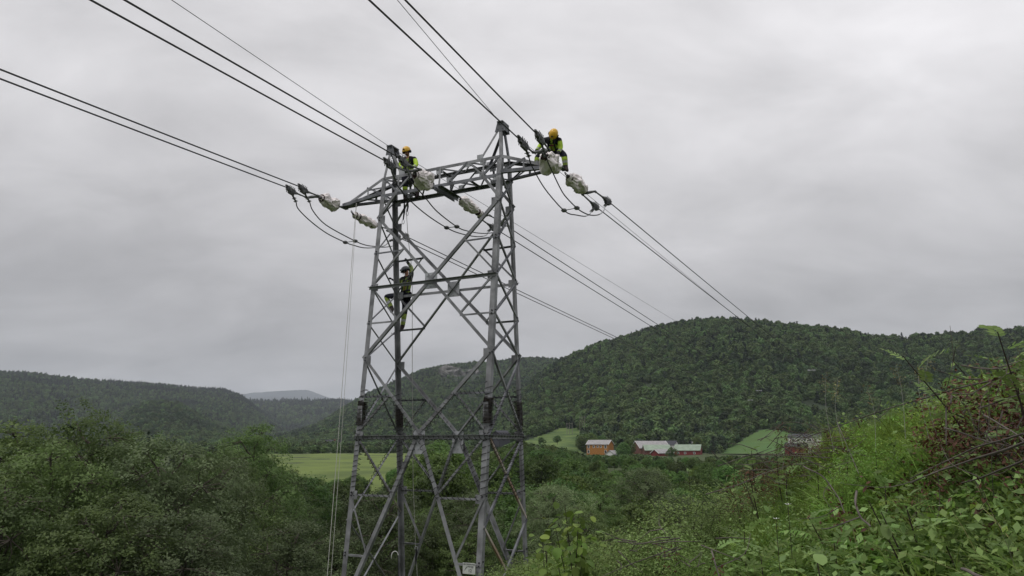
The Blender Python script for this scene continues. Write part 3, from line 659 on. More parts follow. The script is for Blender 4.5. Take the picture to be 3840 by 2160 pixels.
# earth wires
for sx, nm, pn in ((-1, 'left', (644, 0)), (1, 'right', (1490, 0))):
    tp = C0 + UX * sx * (WL - .12) + np.array([0, 0, Z['pk']]); a = tp - UY * .2; 
    pe = onplane(*pn, a, HN); d = (pe - a); m = MB(); m.tube([a] + [a + d * t for t in (1, 3)], .008, 5)
    m.obj('earth_wire', M['conductor'], label=f'thin earth wire from the {nm} peak of the pylon towards the viewer', cat='cable')
    a = tp + UY * .2; h = hdir({-1: 3300, 1: 3390}[sx]); m = MB(); s1, k1 = {-1: (.0, 2e-5), 1: (-.012, 6e-5)}[sx]
    m.tube([a + h * t + np.array([0, 0, s1 * t + k1 * t * t]) for t in np.linspace(0, 300, 40)], .008, 5)
    m.obj('earth_wire', M['conductor'], label=f'thin earth wire from the {nm} peak of the pylon to the valley', cat='cable')

# ropes and slings
a = loc2w(np.array([-3.05, -.26, Z['b'] - .08])); e = ray(1226, 2175); e = e * 15.5 / e[1]
m = MB(); m.tube([a + (e - a) * t + np.array([0, 0, -.25 * math.sin(math.pi * t)]) for t in np.linspace(0, 1, 16)], .0065, 6)
e2 = e + np.array([.05, .05, 0]); m.tube([a + (e2 - a) * t + np.array([0.015 + .02 * math.sin(math.pi * t), 0, -.22 * math.sin(math.pi * t)]) for t in np.linspace(0, 1, 16)], .005, 6)
m.obj('rope', M['rope'], label='pale doubled rope running from the left arm down to the grass', cat='rope')
yq = np.array([0, .34, 0])
def atf(u, v, y): return onplane(u, v, C0 + UY * y, UX)
m = MB(); m.tube([atf(1523, 782, .34), atf(1531, 900, .45), atf(1541, 975, .55), atf(1546, 1070, .6), atf(1546, 1400, .8), atf(1549, 1800, 1.0), atf(1559, 2062, 1.1), atf(1566, 2180, 1.15)], .009, 6)
m.obj('rope', M['rope'], label='thin white climbing rope hanging behind the climbing worker', cat='rope')
rd = empty('rope_grab', tuple(atf(1560, 2075, 1.1)), label='black rope grab with a silver hook on the thin climbing rope', cat='rope grab')
m = MB(); m.tube([(0,0,.12),(.02,0,.02),(0,0,-.12),(.01,0,-.3)], [.02,.03,.025,.012], 8); m.obj('strap', M['black'], rd)
m = MB(); m.tube([(.0 + .045 * math.sin(q), 0, .14 + .05 * math.cos(q)) for q in np.linspace(-2.4, 2.4, 12)], .008, 6, cap=False); m.obj('hook', M['alu'], rd)
for k, (u0, v0, u1, v1, lb) in enumerate(((1528, 752, 1527, 795, 'short black sling with a carabiner under the girder'), (1516, 757, 1512, 826, 'long black sling with a carabiner beside the far left leg'))):
    s0, s1_ = atf(u0, v0, .30), atf(u1, v1, .30); rt = empty('sling', tuple(s1_), label=lb, cat='sling'); d = s0 - s1_
    m = MB(); m.tube([d, d * .5 + np.array([.02, 0, 0]), (0, 0, .02)], [.022, .03, .02], 6); m.obj('strap', M['black'], rt)
    m = MB(); m.tube([(.035 * math.sin(q), 0, -.05 + .07 * math.cos(q)) for q in np.linspace(0, 2 * math.pi, 14)], .008, 6, cap=False); m.obj('carabiner', M['fitting'], rt)
rt = empty('hanging_hose', tuple(atf(1477, 2085, 1.2)), label='black looped strap with a white end hanging on the far left leg', cat='strap')
m = MB(); m.tube([(.10 * math.cos(q) + .03, 0, .13 * math.sin(q)) for q in np.linspace(.2, 3.0, 12)] + [(-.07, 0, -.08)], .014, 6); m.m = [0] * len(m.m); m.obj('hose_end', M['white'], rt, smooth=True)
m = MB(); m.tube([(.13, 0, .03), (.15, 0, -.3), (.17, 0, -1.0)], .022, 6); m.obj('hose', M['black'], rt)
for o in list(col.objects):
    if o.name.startswith('insulator_string'):
        ch = [c for c in o.children]; s_ = np.array([v.co[:] for v in ch[0].data.vertices]).mean(0); o.location = tuple(s_)
        for c in ch: c.location = tuple(-s_)

# ------------------------------------------------------------------ people
def skin_body(name, J, bones, rad, root, parent, regions, mats):
    ks = list(J); ix = {k: i for i, k in enumerate(ks)}
    me = bpy.data.meshes.new(name); me.from_pydata([tuple(J[k]) for k in ks], [(ix[a], ix[b]) for a, b in bones], [])
    o = bpy.data.objects.new(name, me); col.objects.link(o)
    sk = o.modifiers.new('skin', 'SKIN'); sk.use_smooth_shade = True; sk.branch_smoothing = .4; o.modifiers.new('sub', 'SUBSURF').levels = 2; o.modifiers['sub'].render_levels = 2
    for k in ks:
        v = me.skin_vertices[0].data[ix[k]]; r = rad[k]; v.radius = (r if not isinstance(r, tuple) else r[0], r if not isinstance(r, tuple) else r[1]); v.use_root = (k == root)
    dg = bpy.context.evaluated_depsgraph_get(); ev = o.evaluated_get(dg); nm = bpy.data.meshes.new_from_object(ev)
    bpy.data.objects.remove(o); o = bpy.data.objects.new(name, nm); col.objects.link(o); o.parent = parent
    nm.materials.clear()
    for m in mats: nm.materials.append(m)
    A = np.array([J[a] for a, b in bones]); B = np.array([J[b] for a, b in bones]); D = B - A; L2 = (D * D).sum(1) + 1e-9
    idx = []
    for p in nm.polygons:
        c = np.array(p.center); t = np.clip(((c - A) * D).sum(1) / L2, 0, 1); d = np.linalg.norm(A + D * t[:, None] - c, axis=1)
        d = d / np.array([(rad_m(rad, a) * (1 - tt) + rad_m(rad, b) * tt) for (a, b), tt in zip(bones, t)]); k = int(d.argmin())
        mi = 0
        for (lo, hi, q) in regions(bones[k]):
            if lo <= t[k] <= hi: mi = q
        idx.append(mi)
    nm.polygons.foreach_set('material_index', idx); nm.polygons.foreach_set('use_smooth', [True] * len(idx)); nm.update(); return o
def rad_m(rad, k):
    r = rad[k]; return r if not isinstance(r, tuple) else (r[0] + r[1]) / 2
def reg(bone):
    a, b = bone; s = a + ' ' + b
    if 'hand' in s and 'f' in s.split()[1][:1] and s.split()[1].startswith('fin'): return [(0, 1, 3)]
    if 'fin' in s or 'thumb' in s: return [(0, 1, 3)]
    if a.startswith('wrist') or b.startswith('hand'): return [(0, 1, 3)]
    if a.startswith('elbow'): return [(0, 1, 0), (.45, .72, 2), (.88, 1, 3)]
    if a.startswith('shoulder'): return [(0, 1, 0), (.0, .22, 5)]
    if b.startswith('shoulder'): return [(0, 1, 5)]
    if b == 'head' or a == 'head' : return [(0, 1, 4)]
    if b == 'neck': return [(0, .6, 5), (.6, 1, 4)]
    if a == 'chest' or b == 'chest' or a == 'belly': return [(0, 1, 0)]
    if b == 'belly': return [(0, .35, 1), (.35, 1, 0)]
    if a.startswith('knee'): return [(0, 1, 7), (.0, .12, 1), (.12, .32, 0), (.42, .62, 2), (.80, 1, 6)]
    if a.startswith('ankle') or a.startswith('heel'): return [(0, 1, 6)]
    return [(0, 1, 1)]
PM = [M['hivis'], M['navy'], M['reflect'], M['glove'], M['skin'], M['black'], M['boot'], M['hivis_dull']]
def person(label, J, look, helmet_m, mats=None):
    "J: world joints. look: direction the face points"
    J = {k: np.array(v, float) for k, v in J.items()}
    base = J['pelvis'].copy(); root = empty('person', tuple(base), label=label, cat='person')
    J = {k: v - base for k, v in J.items()}
    look = np.array(look, float); look /= np.linalg.norm(look)
    rad = dict(pelvis=(.17, .14), belly=(.155, .13), chest=(.19, .15), neck=.058, head=.088, crown=.07)
    bones = [('pelvis', 'belly'), ('belly', 'chest'), ('chest', 'neck'), ('neck', 'head'), ('head', 'crown')]
    up_ = J['head'] - J['neck']; up_ /= np.linalg.norm(up_); J['crown'] = J['head'] + up_ * .07
    for s in ('L', 'R'):
        bones += [('chest', 'shoulder' + s), ('shoulder' + s, 'elbow' + s), ('elbow' + s, 'wrist' + s), ('wrist' + s, 'hand' + s), ('pelvis', 'hip' + s), ('hip' + s, 'knee' + s), ('knee' + s, 'ankle' + s), ('ankle' + s, 'toe' + s)]
        d = J['hand' + s] - J['elbow' + s]; d /= np.linalg.norm(d); J['wrist' + s] = J['hand' + s] - d * .08
        rad.update({'shoulder' + s: .09, 'elbow' + s: .07, 'wrist' + s: .045, 'hand' + s: (.045, .024), 'hip' + s: .125, 'knee' + s: .092, 'ankle' + s: .072, 'toe' + s: (.05, .04)})
        sd = np.cross(d, look); sd /= np.linalg.norm(sd) + 1e-9; pal = np.cross(sd, d)
        for q, (ln, off) in enumerate(((.055, -.033), (.07, -.011), (.066, .011), (.05, .033))):
            r0 = J['hand' + s] + sd * off; J[f'fin{q}a' + s] = r0 + d * .03; J[f'fin{q}b' + s] = r0 + d * (.03 + ln * .6) + pal * .015; J[f'fin{q}c' + s] = r0 + d * (.03 + ln * .7) + pal * .045
            bones += [('hand' + s, f'fin{q}a' + s), (f'fin{q}a' + s, f'fin{q}b' + s), (f'fin{q}b' + s, f'fin{q}c' + s)]
            for e in 'abc': rad[f'fin{q}{e}' + s] = .0105
        J['thumba' + s] = J['wrist' + s] + sd * .04 + d * .03 + pal * .02; J['thumbb' + s] = J['thumba' + s] + d * .035 + pal * .025; bones += [('wrist' + s, 'thumba' + s), ('thumba' + s, 'thumbb' + s)]
        rad['thumba' + s] = .013; rad['thumbb' + s] = .011
    skin_body('body', J, bones, rad, 'pelvis', root, reg, mats or PM)
    # head details: helmet, ear muffs, nose, eyes, visor, strap
    hc = J['head'] + up_ * .045; x = np.cross(look, up_); x /= np.linalg.norm(x); f = np.cross(up_, x)
    Mx = Matrix(((x[0], f[0], up_[0], hc[0]), (x[1], f[1], up_[1], hc[1]), (x[2], f[2], up_[2], hc[2]), (0, 0, 0, 1)))
    def child(nm, mb, m, smooth=True):
        o = mb.obj(nm, m, root, smooth); return o
    m = MB(); vs = []; nu, nv = 20, 7
    for j in range(nv + 1):
        th = math.pi * .56 * j / nv
        for i in range(nu):
            p = 2 * math.pi * i / nu; br = 1.0 + (.16 * max(0, math.sin(p)) if j == nv else 0)
            vs.append(Mx @ Vector((.118 * math.sin(th) * math.cos(p) * br, .142 * math.sin(th) * math.sin(p) * br, .125 * math.cos(th) + .02)))
    fs = [(j * nu + i, j * nu + (i + 1) % nu, (j + 1) * nu + (i + 1) % nu, (j + 1) * nu + i) for j in range(nv) for i in range(nu)]
    m.add(vs, fs); h_ = child('helmet', m, helmet_m); s_ = h_.modifiers.new('thick', 'SOLIDIFY'); s_.thickness = .008
    m = MB(); m.sphere(Mx @ Vector((0, .135, .07)), .03, 8, 5, M=None); child('headlamp', m, M['black'])
    for s in (-1, 1):
        m = MB(); m.tube([Mx @ Vector((s * .10, 0, -.03)), Mx @ Vector((s * .145, 0, -.03))], [.045, .042], 10); child('ear_muff', m, M['black'])
        m = MB(); m.sphere(Mx @ Vector((s * .032, .083, -.035)), .013, 8, 5); child('eye', m, M['black'])
    m = MB(); m.tube([Mx @ Vector((0, .088, -.035)), Mx @ Vector((0, .112, -.068)), Mx @ Vector((0, .09, -.075))], [.01, .016, .01], 6); child('nose', m, M['skin'])
    m = MB(); m.tube([Mx @ Vector((-.026, .084, -.10)), Mx @ Vector((0, .092, -.102)), Mx @ Vector((.026, .084, -.10))], .007, 5); child('mouth', m, M['red'])
    m = MB(); m.tube([Mx @ Vector((-.10, .02, -.02)), Mx @ Vector((-.05, .06, -.125)), Mx @ Vector((.05, .06, -.125)), Mx @ Vector((.10, .02, -.02))], .008, 5); child('chin_strap', m, M['black'])
    # harness
    ch, pe, nk = J['chest'], J['pelvis'], J['neck']; ax = nk - pe; ax /= np.linalg.norm(ax); sx = J['shoulderR'] - J['shoulderL']; sx /= np.linalg.norm(sx); fw = np.cross(sx, ax); fw /= np.linalg.norm(fw)
    if fw @ look < 0: fw = -fw
    m = MB()
    for s in (-1, 1):
        for k in (-1, 1):
            m.tube([pe + ax * .06 + sx * s * .10 + fw * k * .13, ch + sx * s * .10 + fw * k * .142, ch + ax * .12 + sx * s * .09 + fw * k * .08, nk + sx * s * .085 + ax * -.02], .022, 6)
    m.tube([pe + ax * .07 + sx * .16 * math.cos(q) + fw * .135 * math.sin(q) for q in np.linspace(0, 2 * math.pi, 17)], .032, 6, cap=False)
    m.tube([ch - ax * .02 + sx * .10 + fw * .14, ch - ax * .02 - sx * .10 + fw * .14], .02, 6)
    child('harness', m, M['black'])
    m = MB(); m.tube([pe + ax * .1 + fw * .15, ch + fw * .16, ch + fw * .15 + sx * .1], .012, 6); child('strap', m, M['red'])
    for s, nm in ((-1, 'tool_bag'), (1, 'tool_bag')):
        m = MB(); c = pe - ax * .03 + sx * s * .19; Mb = Matrix.Translation(Vector(c)); m.sphere(c + np.array([0, 0, -.06]), (.06, .06, .11), 9, 6); child(nm, m, M['black'])
    return root
def J_(d, y0):
    o = {}
    for k, v in d.items(): o[k] = atf(v[0], v[1], y0 + (v[2] if len(v) > 2 else 0))
    return o
# climbing worker on the far side of the left mast
person('lineman in yellow and black climbing inside the left legs, one arm reaching up', J_(dict(
    pelvis=(1517, 1103), belly=(1521, 1080, -.02), chest=(1528, 1050, -.02), neck=(1527, 1030, -.02), head=(1523, 1020, -.03),
    shoulderR=(1543, 1033, .05), elbowR=(1542, 1002, .24), handR=(1526, 977, .0), shoulderL=(1510, 1045, -.05), elbowL=(1494, 1062, .12), handL=(1468, 1046, .05),
    hipL=(1508, 1112, -.02), kneeL=(1446, 1110, .0), ankleL=(1471, 1160, .02), toeL=(1467, 1172, -.14),
    hipR=(1523, 1116, .05), kneeR=(1517, 1172, .03), ankleR=(1509, 1228, .04), toeR=(1500, 1243, -.1)), .86), -UY * .5 - UX * .9 + np.array([0, 0, .25]), M['helmetb'], [M['hivis_dull'], M['navy'], M['reflect'], M['glove'], M['skin'], M['black'], M['boot'], M['hivis_dull']])  # climber's jacket duller: backlit shade put into its colour
b = MB(); b.box((0, 0, 0), (.02, .02, .02))
# seated worker left of the girder
person('lineman with yellow helmet sitting on the girder beside the left peak, working with both hands', J_(dict(
    pelvis=(1527, 652, .12), belly=(1529, 632, .10), chest=(1533, 609, .05), neck=(1529, 585, .0), head=(1526, 572, -.05),
    shoulderR=(1556, 594, .06), elbowR=(1562, 620, .0), handR=(1543, 628, -.30), shoulderL=(1510, 596, .04), elbowL=(1499, 620, -.05), handL=(1520, 634, -.32),
    hipL=(1519, 662, .1), kneeL=(1519, 694, -.12), ankleL=(1520, 740, -.05), toeL=(1518, 752, -.16),
    hipR=(1537, 660, .12), kneeR=(1560, 685, -.05), ankleR=(1565, 728, .0), toeR=(1560, 742, -.12)), .05), -UY * .95 + np.array([0, 0, -.55]), M['helmet'])
# crouching worker on the right arm
person('lineman with yellow helmet bending forward astride the right arm tip', J_(dict(
    pelvis=(2078, 560, .34), belly=(2077, 548, .18), chest=(2073, 530, .0), neck=(2074, 512, -.10), head=(2075, 506, -.17),
    shoulderR=(2099, 524, -.02), elbowR=(2103, 556, .02), handR=(2092, 578, -.16), shoulderL=(2042, 524, -.02), elbowL=(2024, 549, -.05), handL=(2007, 572, -.22),
    hipL=(2063, 568, .3), kneeL=(2014, 588, .0), ankleL=(2012, 626, .05), toeL=(2006, 638, -.12),
    hipR=(2094, 566, .3), kneeR=(2116, 583, .02), ankleR=(2121, 629, .1), toeR=(2128, 642, -.02)), .0), -UY * .8 + np.array([0, 0, -.85]), M['helmet'])

# ------------------------------------------------------------------ buildings
def gable_house(name, u, v, dist, Ln, Wd, Hw, Hr, rot, wall_m, roof_m, label, wins=(), over=.35, gablewins=(), trim=None, door=None, sink=0):
    d = ray(u, v); hh = math.hypot(d[0], d[1]); p = d * dist / hh; az = math.atan2(d[0], d[1])
    root = empty(name, tuple(p), -az + R_(rot), label=label, cat='house' if name.endswith('house') else name.split('_')[-1])
    hl, hw = Ln / 2, Wd / 2; lo = -4 - sink; m = MB()
    vs = [(-hl, -hw, lo), (hl, -hw, lo), (hl, hw, lo), (-hl, hw, lo), (-hl, -hw, Hw), (hl, -hw, Hw), (hl, hw, Hw), (-hl, hw, Hw), (-hl, 0, Hw + Hr), (hl, 0, Hw + Hr)]
    m.add(vs, [(0, 1, 5, 4), (2, 3, 7, 6), (1, 2, 6, 9, 5), (3, 0, 4, 8, 7)]); m.obj('wall', wall_m, root)
    k = Hr / hw; o_ = over
    for s in (-1, 1):
        m = MB(); ya, yb_ = s * (hw + o_), 0; za, zb = Hw - o_ * k, Hw + Hr; t = .16
        vs = [(-hl - o_, ya, za), (hl + o_, ya, za), (hl + o_, yb_, zb), (-hl - o_, yb_, zb)]; vs += [(x, y, z + t) for x, y, z in vs]
        m.add(vs, [(0, 1, 2, 3), (4, 7, 6, 5), (0, 4, 5, 1), (1, 5, 6, 2), (2, 6, 7, 3), (3, 7, 4, 0)]); m.obj('roof', roof_m, root)
        if trim:
            for e in (-1, 1):
                m = MB(); x = e * (hl + o_ + .05); m.add([(x - .06, ya, za - .1), (x + .06, ya, za - .1), (x + .06, 0, zb - .1), (x - .06, 0, zb - .1), (x - .06, ya, za + .2), (x + .06, ya, za + .2), (x + .06, 0, zb + .2), (x - .06, 0, zb + .2)], [(0,1,2,3),(4,7,6,5),(0,4,5,1),(1,5,6,2),(2,6,7,3),(3,7,4,0)]); m.obj('bargeboard', trim, root)
    for (x, z, ww, wh) in wins:
        fr = MB(); fr.box((x, -hw - .04, z), (ww + .3, .08, wh + .3)); fo = fr.obj('window', M['white'], root)
        for sx in (-1, 1):
            g = MB(); g.box((x + sx * ww * .26, -hw - .09, z), (ww * .46, .03, wh)); g.obj('pane', M['glass'], fo)
    for (y, z, ww, wh) in gablewins:
        fr = MB(); fr.box((hl + .04, y, z), (.08, ww + .3, wh + .3)); fo = fr.obj('window', M['white'], root); g = MB(); g.box((hl + .09, y, z), (.03, ww, wh)); g.obj('pane', M['glass'], fo)
    return root
# v = height of the eaves on the photograph; walls reach down below
def eave(v, dist, Hw): return v
def place(name, u, v_eave, dist, Ln, Wd, Hw, Hr, rot, *a, **k):
    d = ray(u, v_eave); hh = math.hypot(d[0], d[1]); z = d[2] / hh * dist - Hw
    # photo row of the wall foot
    q = np.array([d[0] / hh * dist, d[1] / hh * dist, z]); uu_, vv_ = proj(q); return gable_house(name, float(uu_), float(vv_), dist, Ln, Wd, Hw, Hr, rot, *a, **k)
W5 = [(-5.0, 3.7, 1.1, 1.3), (-2.0, 3.7, .8, 1.0), (.2, 3.7, .7, .9), (2.0, 3.7, .7, .9), (4.6, 3.7, 1.1, 1.5), (-5.0, 1.2, 1.0, 1.4), (4.6, 1.2, 1.0, 1.4)]
place('orange_house', 2250, 1666, 385, 12.2, 7, 4.9, 2.1, -24, M['orange'], M['greyroof'], 'ochre orange two-storey farmhouse with white windows and grey roof', wins=W5, trim=M['white'])
place('grey_shed', 2296, 1703, 365, 5, 5, 1.6, 1.7, 60, M['white'], M['greyroof'], 'small pale grey roof just below the orange house')
place('large_barn', 2440, 1680, 400, 17, 12, 4.0, 3.6, 24, M['redb'], M['greyroof'], 'large weathered red barn with long sagging grey roof', trim=M['white'])
place('green_roofed_barn', 2462, 1688, 382, 13, 9, 3.2, 2.6, 10, M['redb'], M['greenroof'], 'low barn with pale green roof before the grey barn')
place('red_shed', 2478, 1699, 372, 7.5, 6, 2.2, 1.8, 40, M['redw'], M['greyroof'], 'small red shed with white gable edges in front of the barns', trim=M['white'], gablewins=[(0, 1.8, .8, .8)])
place('red_barn', 2581, 1688, 385, 12.8, 7.5, 3.0, 2.7, -10, M['redw'], M['greenroof'], 'long red barn with pale green roof at the right of the farm', wins=[(-4.5, 1.6, .8, .8), (-1, 1.6, .8, .8), (3.6, 1.6, .8, .8)])
place('white_house', 2514, 1668, 430, 7.5, 7, 4.5, 2.2, -20, M['white'], M['darkroof'], 'white farmhouse with slate roof half hidden behind barns', wins=[(-2, 3, .9, 1.2), (1.6, 3, .9, 1.2)])
place('white_cottage', 2587, 1667, 440, 3.2, 4, 3, 1.6, 30, M['white'], M['greyroof'], 'tiny white cottage between dark trees behind red barn')
place('white_villa', 3018, 1640, 400, 15, 9, 5, 1.6, -8, M['white'], M['darkroof'], 'white villa with dark roof behind the dead twigs', wins=[(-5, 3.6, 1, 1.2), (-2.5, 3.6, 1, 1.2), (.5, 3.6, 1, 1.2), (3, 3.6, 1, 1.2), (5.5, 3.6, 1, 1.2)])
place('crimson_barn', 2985, 1674, 375, 9, 7, 3.6, 1.6, 12, M['redw'], M['darkroof'], 'crimson barn with dark roof below the white villa')
place('dark_house', 1880, 1629, 470, 8, 8, 4, 2.4, 30, M['darkroof'], M['darkroof'], 'dark house with slate roof seen beside the near right leg', wins=[(-2, 2.8, .9, 1.1), (1.5, 2.8, .9, 1.1)])
place('pale_farmhouse', 1236, 1658, 800, 8, 6, 3.6, 2.2, -15, M['white'], M['darkroof'], 'far white farmhouse with dark roof left of the pylon')
place('far_red_barn', 1264, 1656, 830, 8, 7, 3.4, 2.6, 35, M['redw'], M['redb'], 'far red barn right beside the far white farmhouse')
place('far_white_house', 8, 1573, 1700, 11, 8, 4, 2, 5, M['white'], M['white'], 'tiny white house at the left picture edge')
place('far_white_house', 33, 1575, 1700, 8, 8, 4, 2, 15, M['white'], M['white'], 'second tiny white house from the left picture edge')
place('far_warehouse', 56, 1554, 2000, 22, 9, 4, 1.4, 4, M['white'], M['darkroof'], 'long low dark roofed building at the foot of the left ridge')
place('far_white_shed', 91, 1559, 1950, 6, 6, 4, 1.2, 4, M['white'], M['white'], 'tiny white shed above the small far pasture')
place('far_cottage', 216, 1566, 1900, 7, 6, 3, 2, 4, M['white'], M['orange'], 'tiny cottage with orange roof under the left ridge')
place('far_red_cottage', 240, 1571, 1900, 8, 6, 3, 2, 4, M['redw'], M['redb'], 'tiny red cottage above the dark pine on the left')
place('far_long_shed', 625, 1627, 1100, 7, 6, 3, 1, 4, M['white'], M['white'], 'tiny white roof between the dark spruces on the left')
# poles of the local line on the rough pasture
def hpole(u, v0, v1, dist, label):
    d = ray(u, v1); hh = math.hypot(d[0], d[1]); p = d * dist / hh; zt = ray(u, v0); ht = (zt[2] / math.hypot(zt[0], zt[1]) - d[2] / hh) * dist
    r = empty('utility_pole', tuple(p), -math.atan2(d[0], d[1]), label=label, cat='pole', group='wooden poles on the rough pasture')
    for s in (-1, 0, 1):
        m = MB(); m.tube([(s * 1.7, 0, -3), (s * 1.7, 0, ht)], [.2, .15], 6); m.obj('pole', M['pole'], r)
    m = MB(); m.box((0, 0, ht - .8), (4.4, .2, .2)); m.obj('crossarm', M['pole'], r)
hpole(2136, 1584, 1612, 470, 'small grey wooden pole frame on the rough pasture, lower one')
hpole(2184, 1560, 1614, 520, 'tall grey wooden pole frame at the upper edge of the rough pasture')
hpole(2738, 1528, 1562, 620, 'grey pole frame among the trees at the foot of the forested hill')
a_ = ray(2184, 1562) * 520; b_ = ray(2738, 1532) * 620; c_ = ray(3150, 1525) * 700
m = MB(); m.tube([a_ + (b_ - a_) * t - np.array([0, 0, 16 * t * (1 - t)]) for t in np.linspace(0, 1, 12)] + [b_ + (c_ - b_) * t - np.array([0, 0, 12 * t * (1 - t)]) for t in np.linspace(.1, 1, 8)], .10, 4)
m.obj('power_line', M['wire'], label='thin distant line strung between wooden poles before the hill', cat='cable')

# ------------------------------------------------------------------ foliage builders
def leaf_cards(Pc, size, nrm_bias=None, rg=rng, aspect=.55, up=.4):
    "rhombic leaves, one quad each (folded along the midrib is left to the two triangles)"
    n = len(Pc); N_ = rg.normal(size=(n, 3)); N_[:, 2] = abs(N_[:, 2]) + up
    if nrm_bias is not None: N_ = N_ * .8 + nrm_bias
    N_ /= np.linalg.norm(N_, axis=1)[:, None] + 1e-9
    A = np.cross(N_, rg.normal(size=(n, 3))); A /= np.linalg.norm(A, axis=1)[:, None] + 1e-9; B = np.cross(N_, A)
    s = (size * rg.uniform(.7, 1.35, n))[:, None]; lift = N_ * s * .12
    V = np.stack([Pc - A * s, Pc + B * s * aspect + lift, Pc + A * s, Pc - B * s * aspect + lift], 1).reshape(-1, 3)
    F_ = np.arange(4 * n).reshape(n, 4); return V, F_
def lobes(rg, R, Hc, n, shape='round'):
    "ellipsoid lobes that make up a crown of radius R, height Hc (from 0 up)"
    out = []
    for i in range(n):
        f = (i + .5) / n; z = Hc * (.12 + .8 * f)
        env = {'round': math.sin(math.pi * (.18 + .74 * f)) ** .8, 'tall': math.sin(math.pi * (.15 + .80 * f)) ** .7, 'loose': .55 + .55 * math.sin(math.pi * f), 'cone': 1.05 - f}[shape]
        a = i * 2.4 + rg.uniform(-.5, .5); d = R * env * rg.uniform(.30, .62); rr = R * env * rg.uniform(.42, .62) + .08 * R
        out.append((np.array([d * math.cos(a), d * math.sin(a), z]), np.array([rr, rr, rr * rg.uniform(.75, 1.1)])))
    return out
def crown_mesh(name, seed, R, Hc, nl, nclus, nleaf, lsize, material, shape='round', spread=.16, inner=.25, up=.4, nb_=1.5, aspect=.55):
    rg = np.random.default_rng(seed); Lb = lobes(rg, R, Hc, nl, shape); w_ = np.array([l[1][0] ** 2 for l in Lb]); w_ /= w_.sum()
    k = rg.choice(nl, nclus, p=w_); D = rg.normal(size=(nclus, 3)); D[:, 2] += .25; D /= np.linalg.norm(D, axis=1)[:, None]
    C = np.array([Lb[i][0] for i in k]); S = np.array([Lb[i][1] for i in k]); rad = np.where(rg.random(nclus) < inner, rg.uniform(.3, .8, nclus), rg.uniform(.85, 1.12, nclus))[:, None]
    cc = C + D * S * rad; keep = np.ones(nclus, bool)
    # drop cluster centres deep inside other lobes
    for (c, s) in Lb: keep &= ~((((cc - c) / s) ** 2).sum(1) < .25)
    cc, D = cc[keep], D[keep]; n = len(cc)
    cv = rg.random(n)
    P_ = (cc[:, None, :] + rg.normal(size=(n, nleaf, 3)) * R * spread * np.array([1, 1, .75])).reshape(-1, 3); Db = np.repeat(D, nleaf, 0)
    V, F_ = leaf_cards(P_, lsize, Db * nb_, rg, aspect, up)
    v = np.clip(np.repeat(cv, nleaf) * .55 + rg.random(len(P_)) * .45, 0, 1)
    return mesh_np(name, V, F_, material, {'v': np.repeat(v, 4)}), Lb, cc
def trunk_mesh(name, seed, R, Hc, base, Lb, cc, r0, material, nb=10, sub=24, sides=6):
    "tapered trunk with limbs to the lobes and thinner branches to leaf clusters"
    rg = np.random.default_rng(seed); m = MB(); top = np.array([0, 0, Hc * .82]); 
    pts = [np.array([0, 0, -base - .6]), np.array([.02 * R, 0, -base * .5]), np.array([.05 * R * rg.normal(), .05 * R * rg.normal(), Hc * .2]), np.array([.08 * R * rg.normal(), .08 * R * rg.normal(), Hc * .5]), top]
    m.tube(smooth_path(pts, 3), np.linspace(r0, r0 * .18, 13), sides)
    for c, s in Lb[:nb]:
        st = np.array([0, 0, max(-base * .3, c[2] - .6 * np.linalg.norm(c[:2]) - .3)]); m.tube([st, (st + c) / 2 + np.array([0, 0, -.05 * R]), c, c + (c - st) * .25], [r0 * .38, r0 * .26, r0 * .14, r0 * .05], 5)
    for i in rg.choice(len(cc), min(sub, len(cc)), replace=False):
        q = cc[i]; k = int(np.argmin([np.linalg.norm(q - c) for c, s in Lb])); c = Lb[k][0]; m.tube([c, (c + q) / 2 + rg.normal(size=3) * .04 * R, q], [r0 * .13, r0 * .08, r0 * .03], 4)
    return m.mesh(name, material)

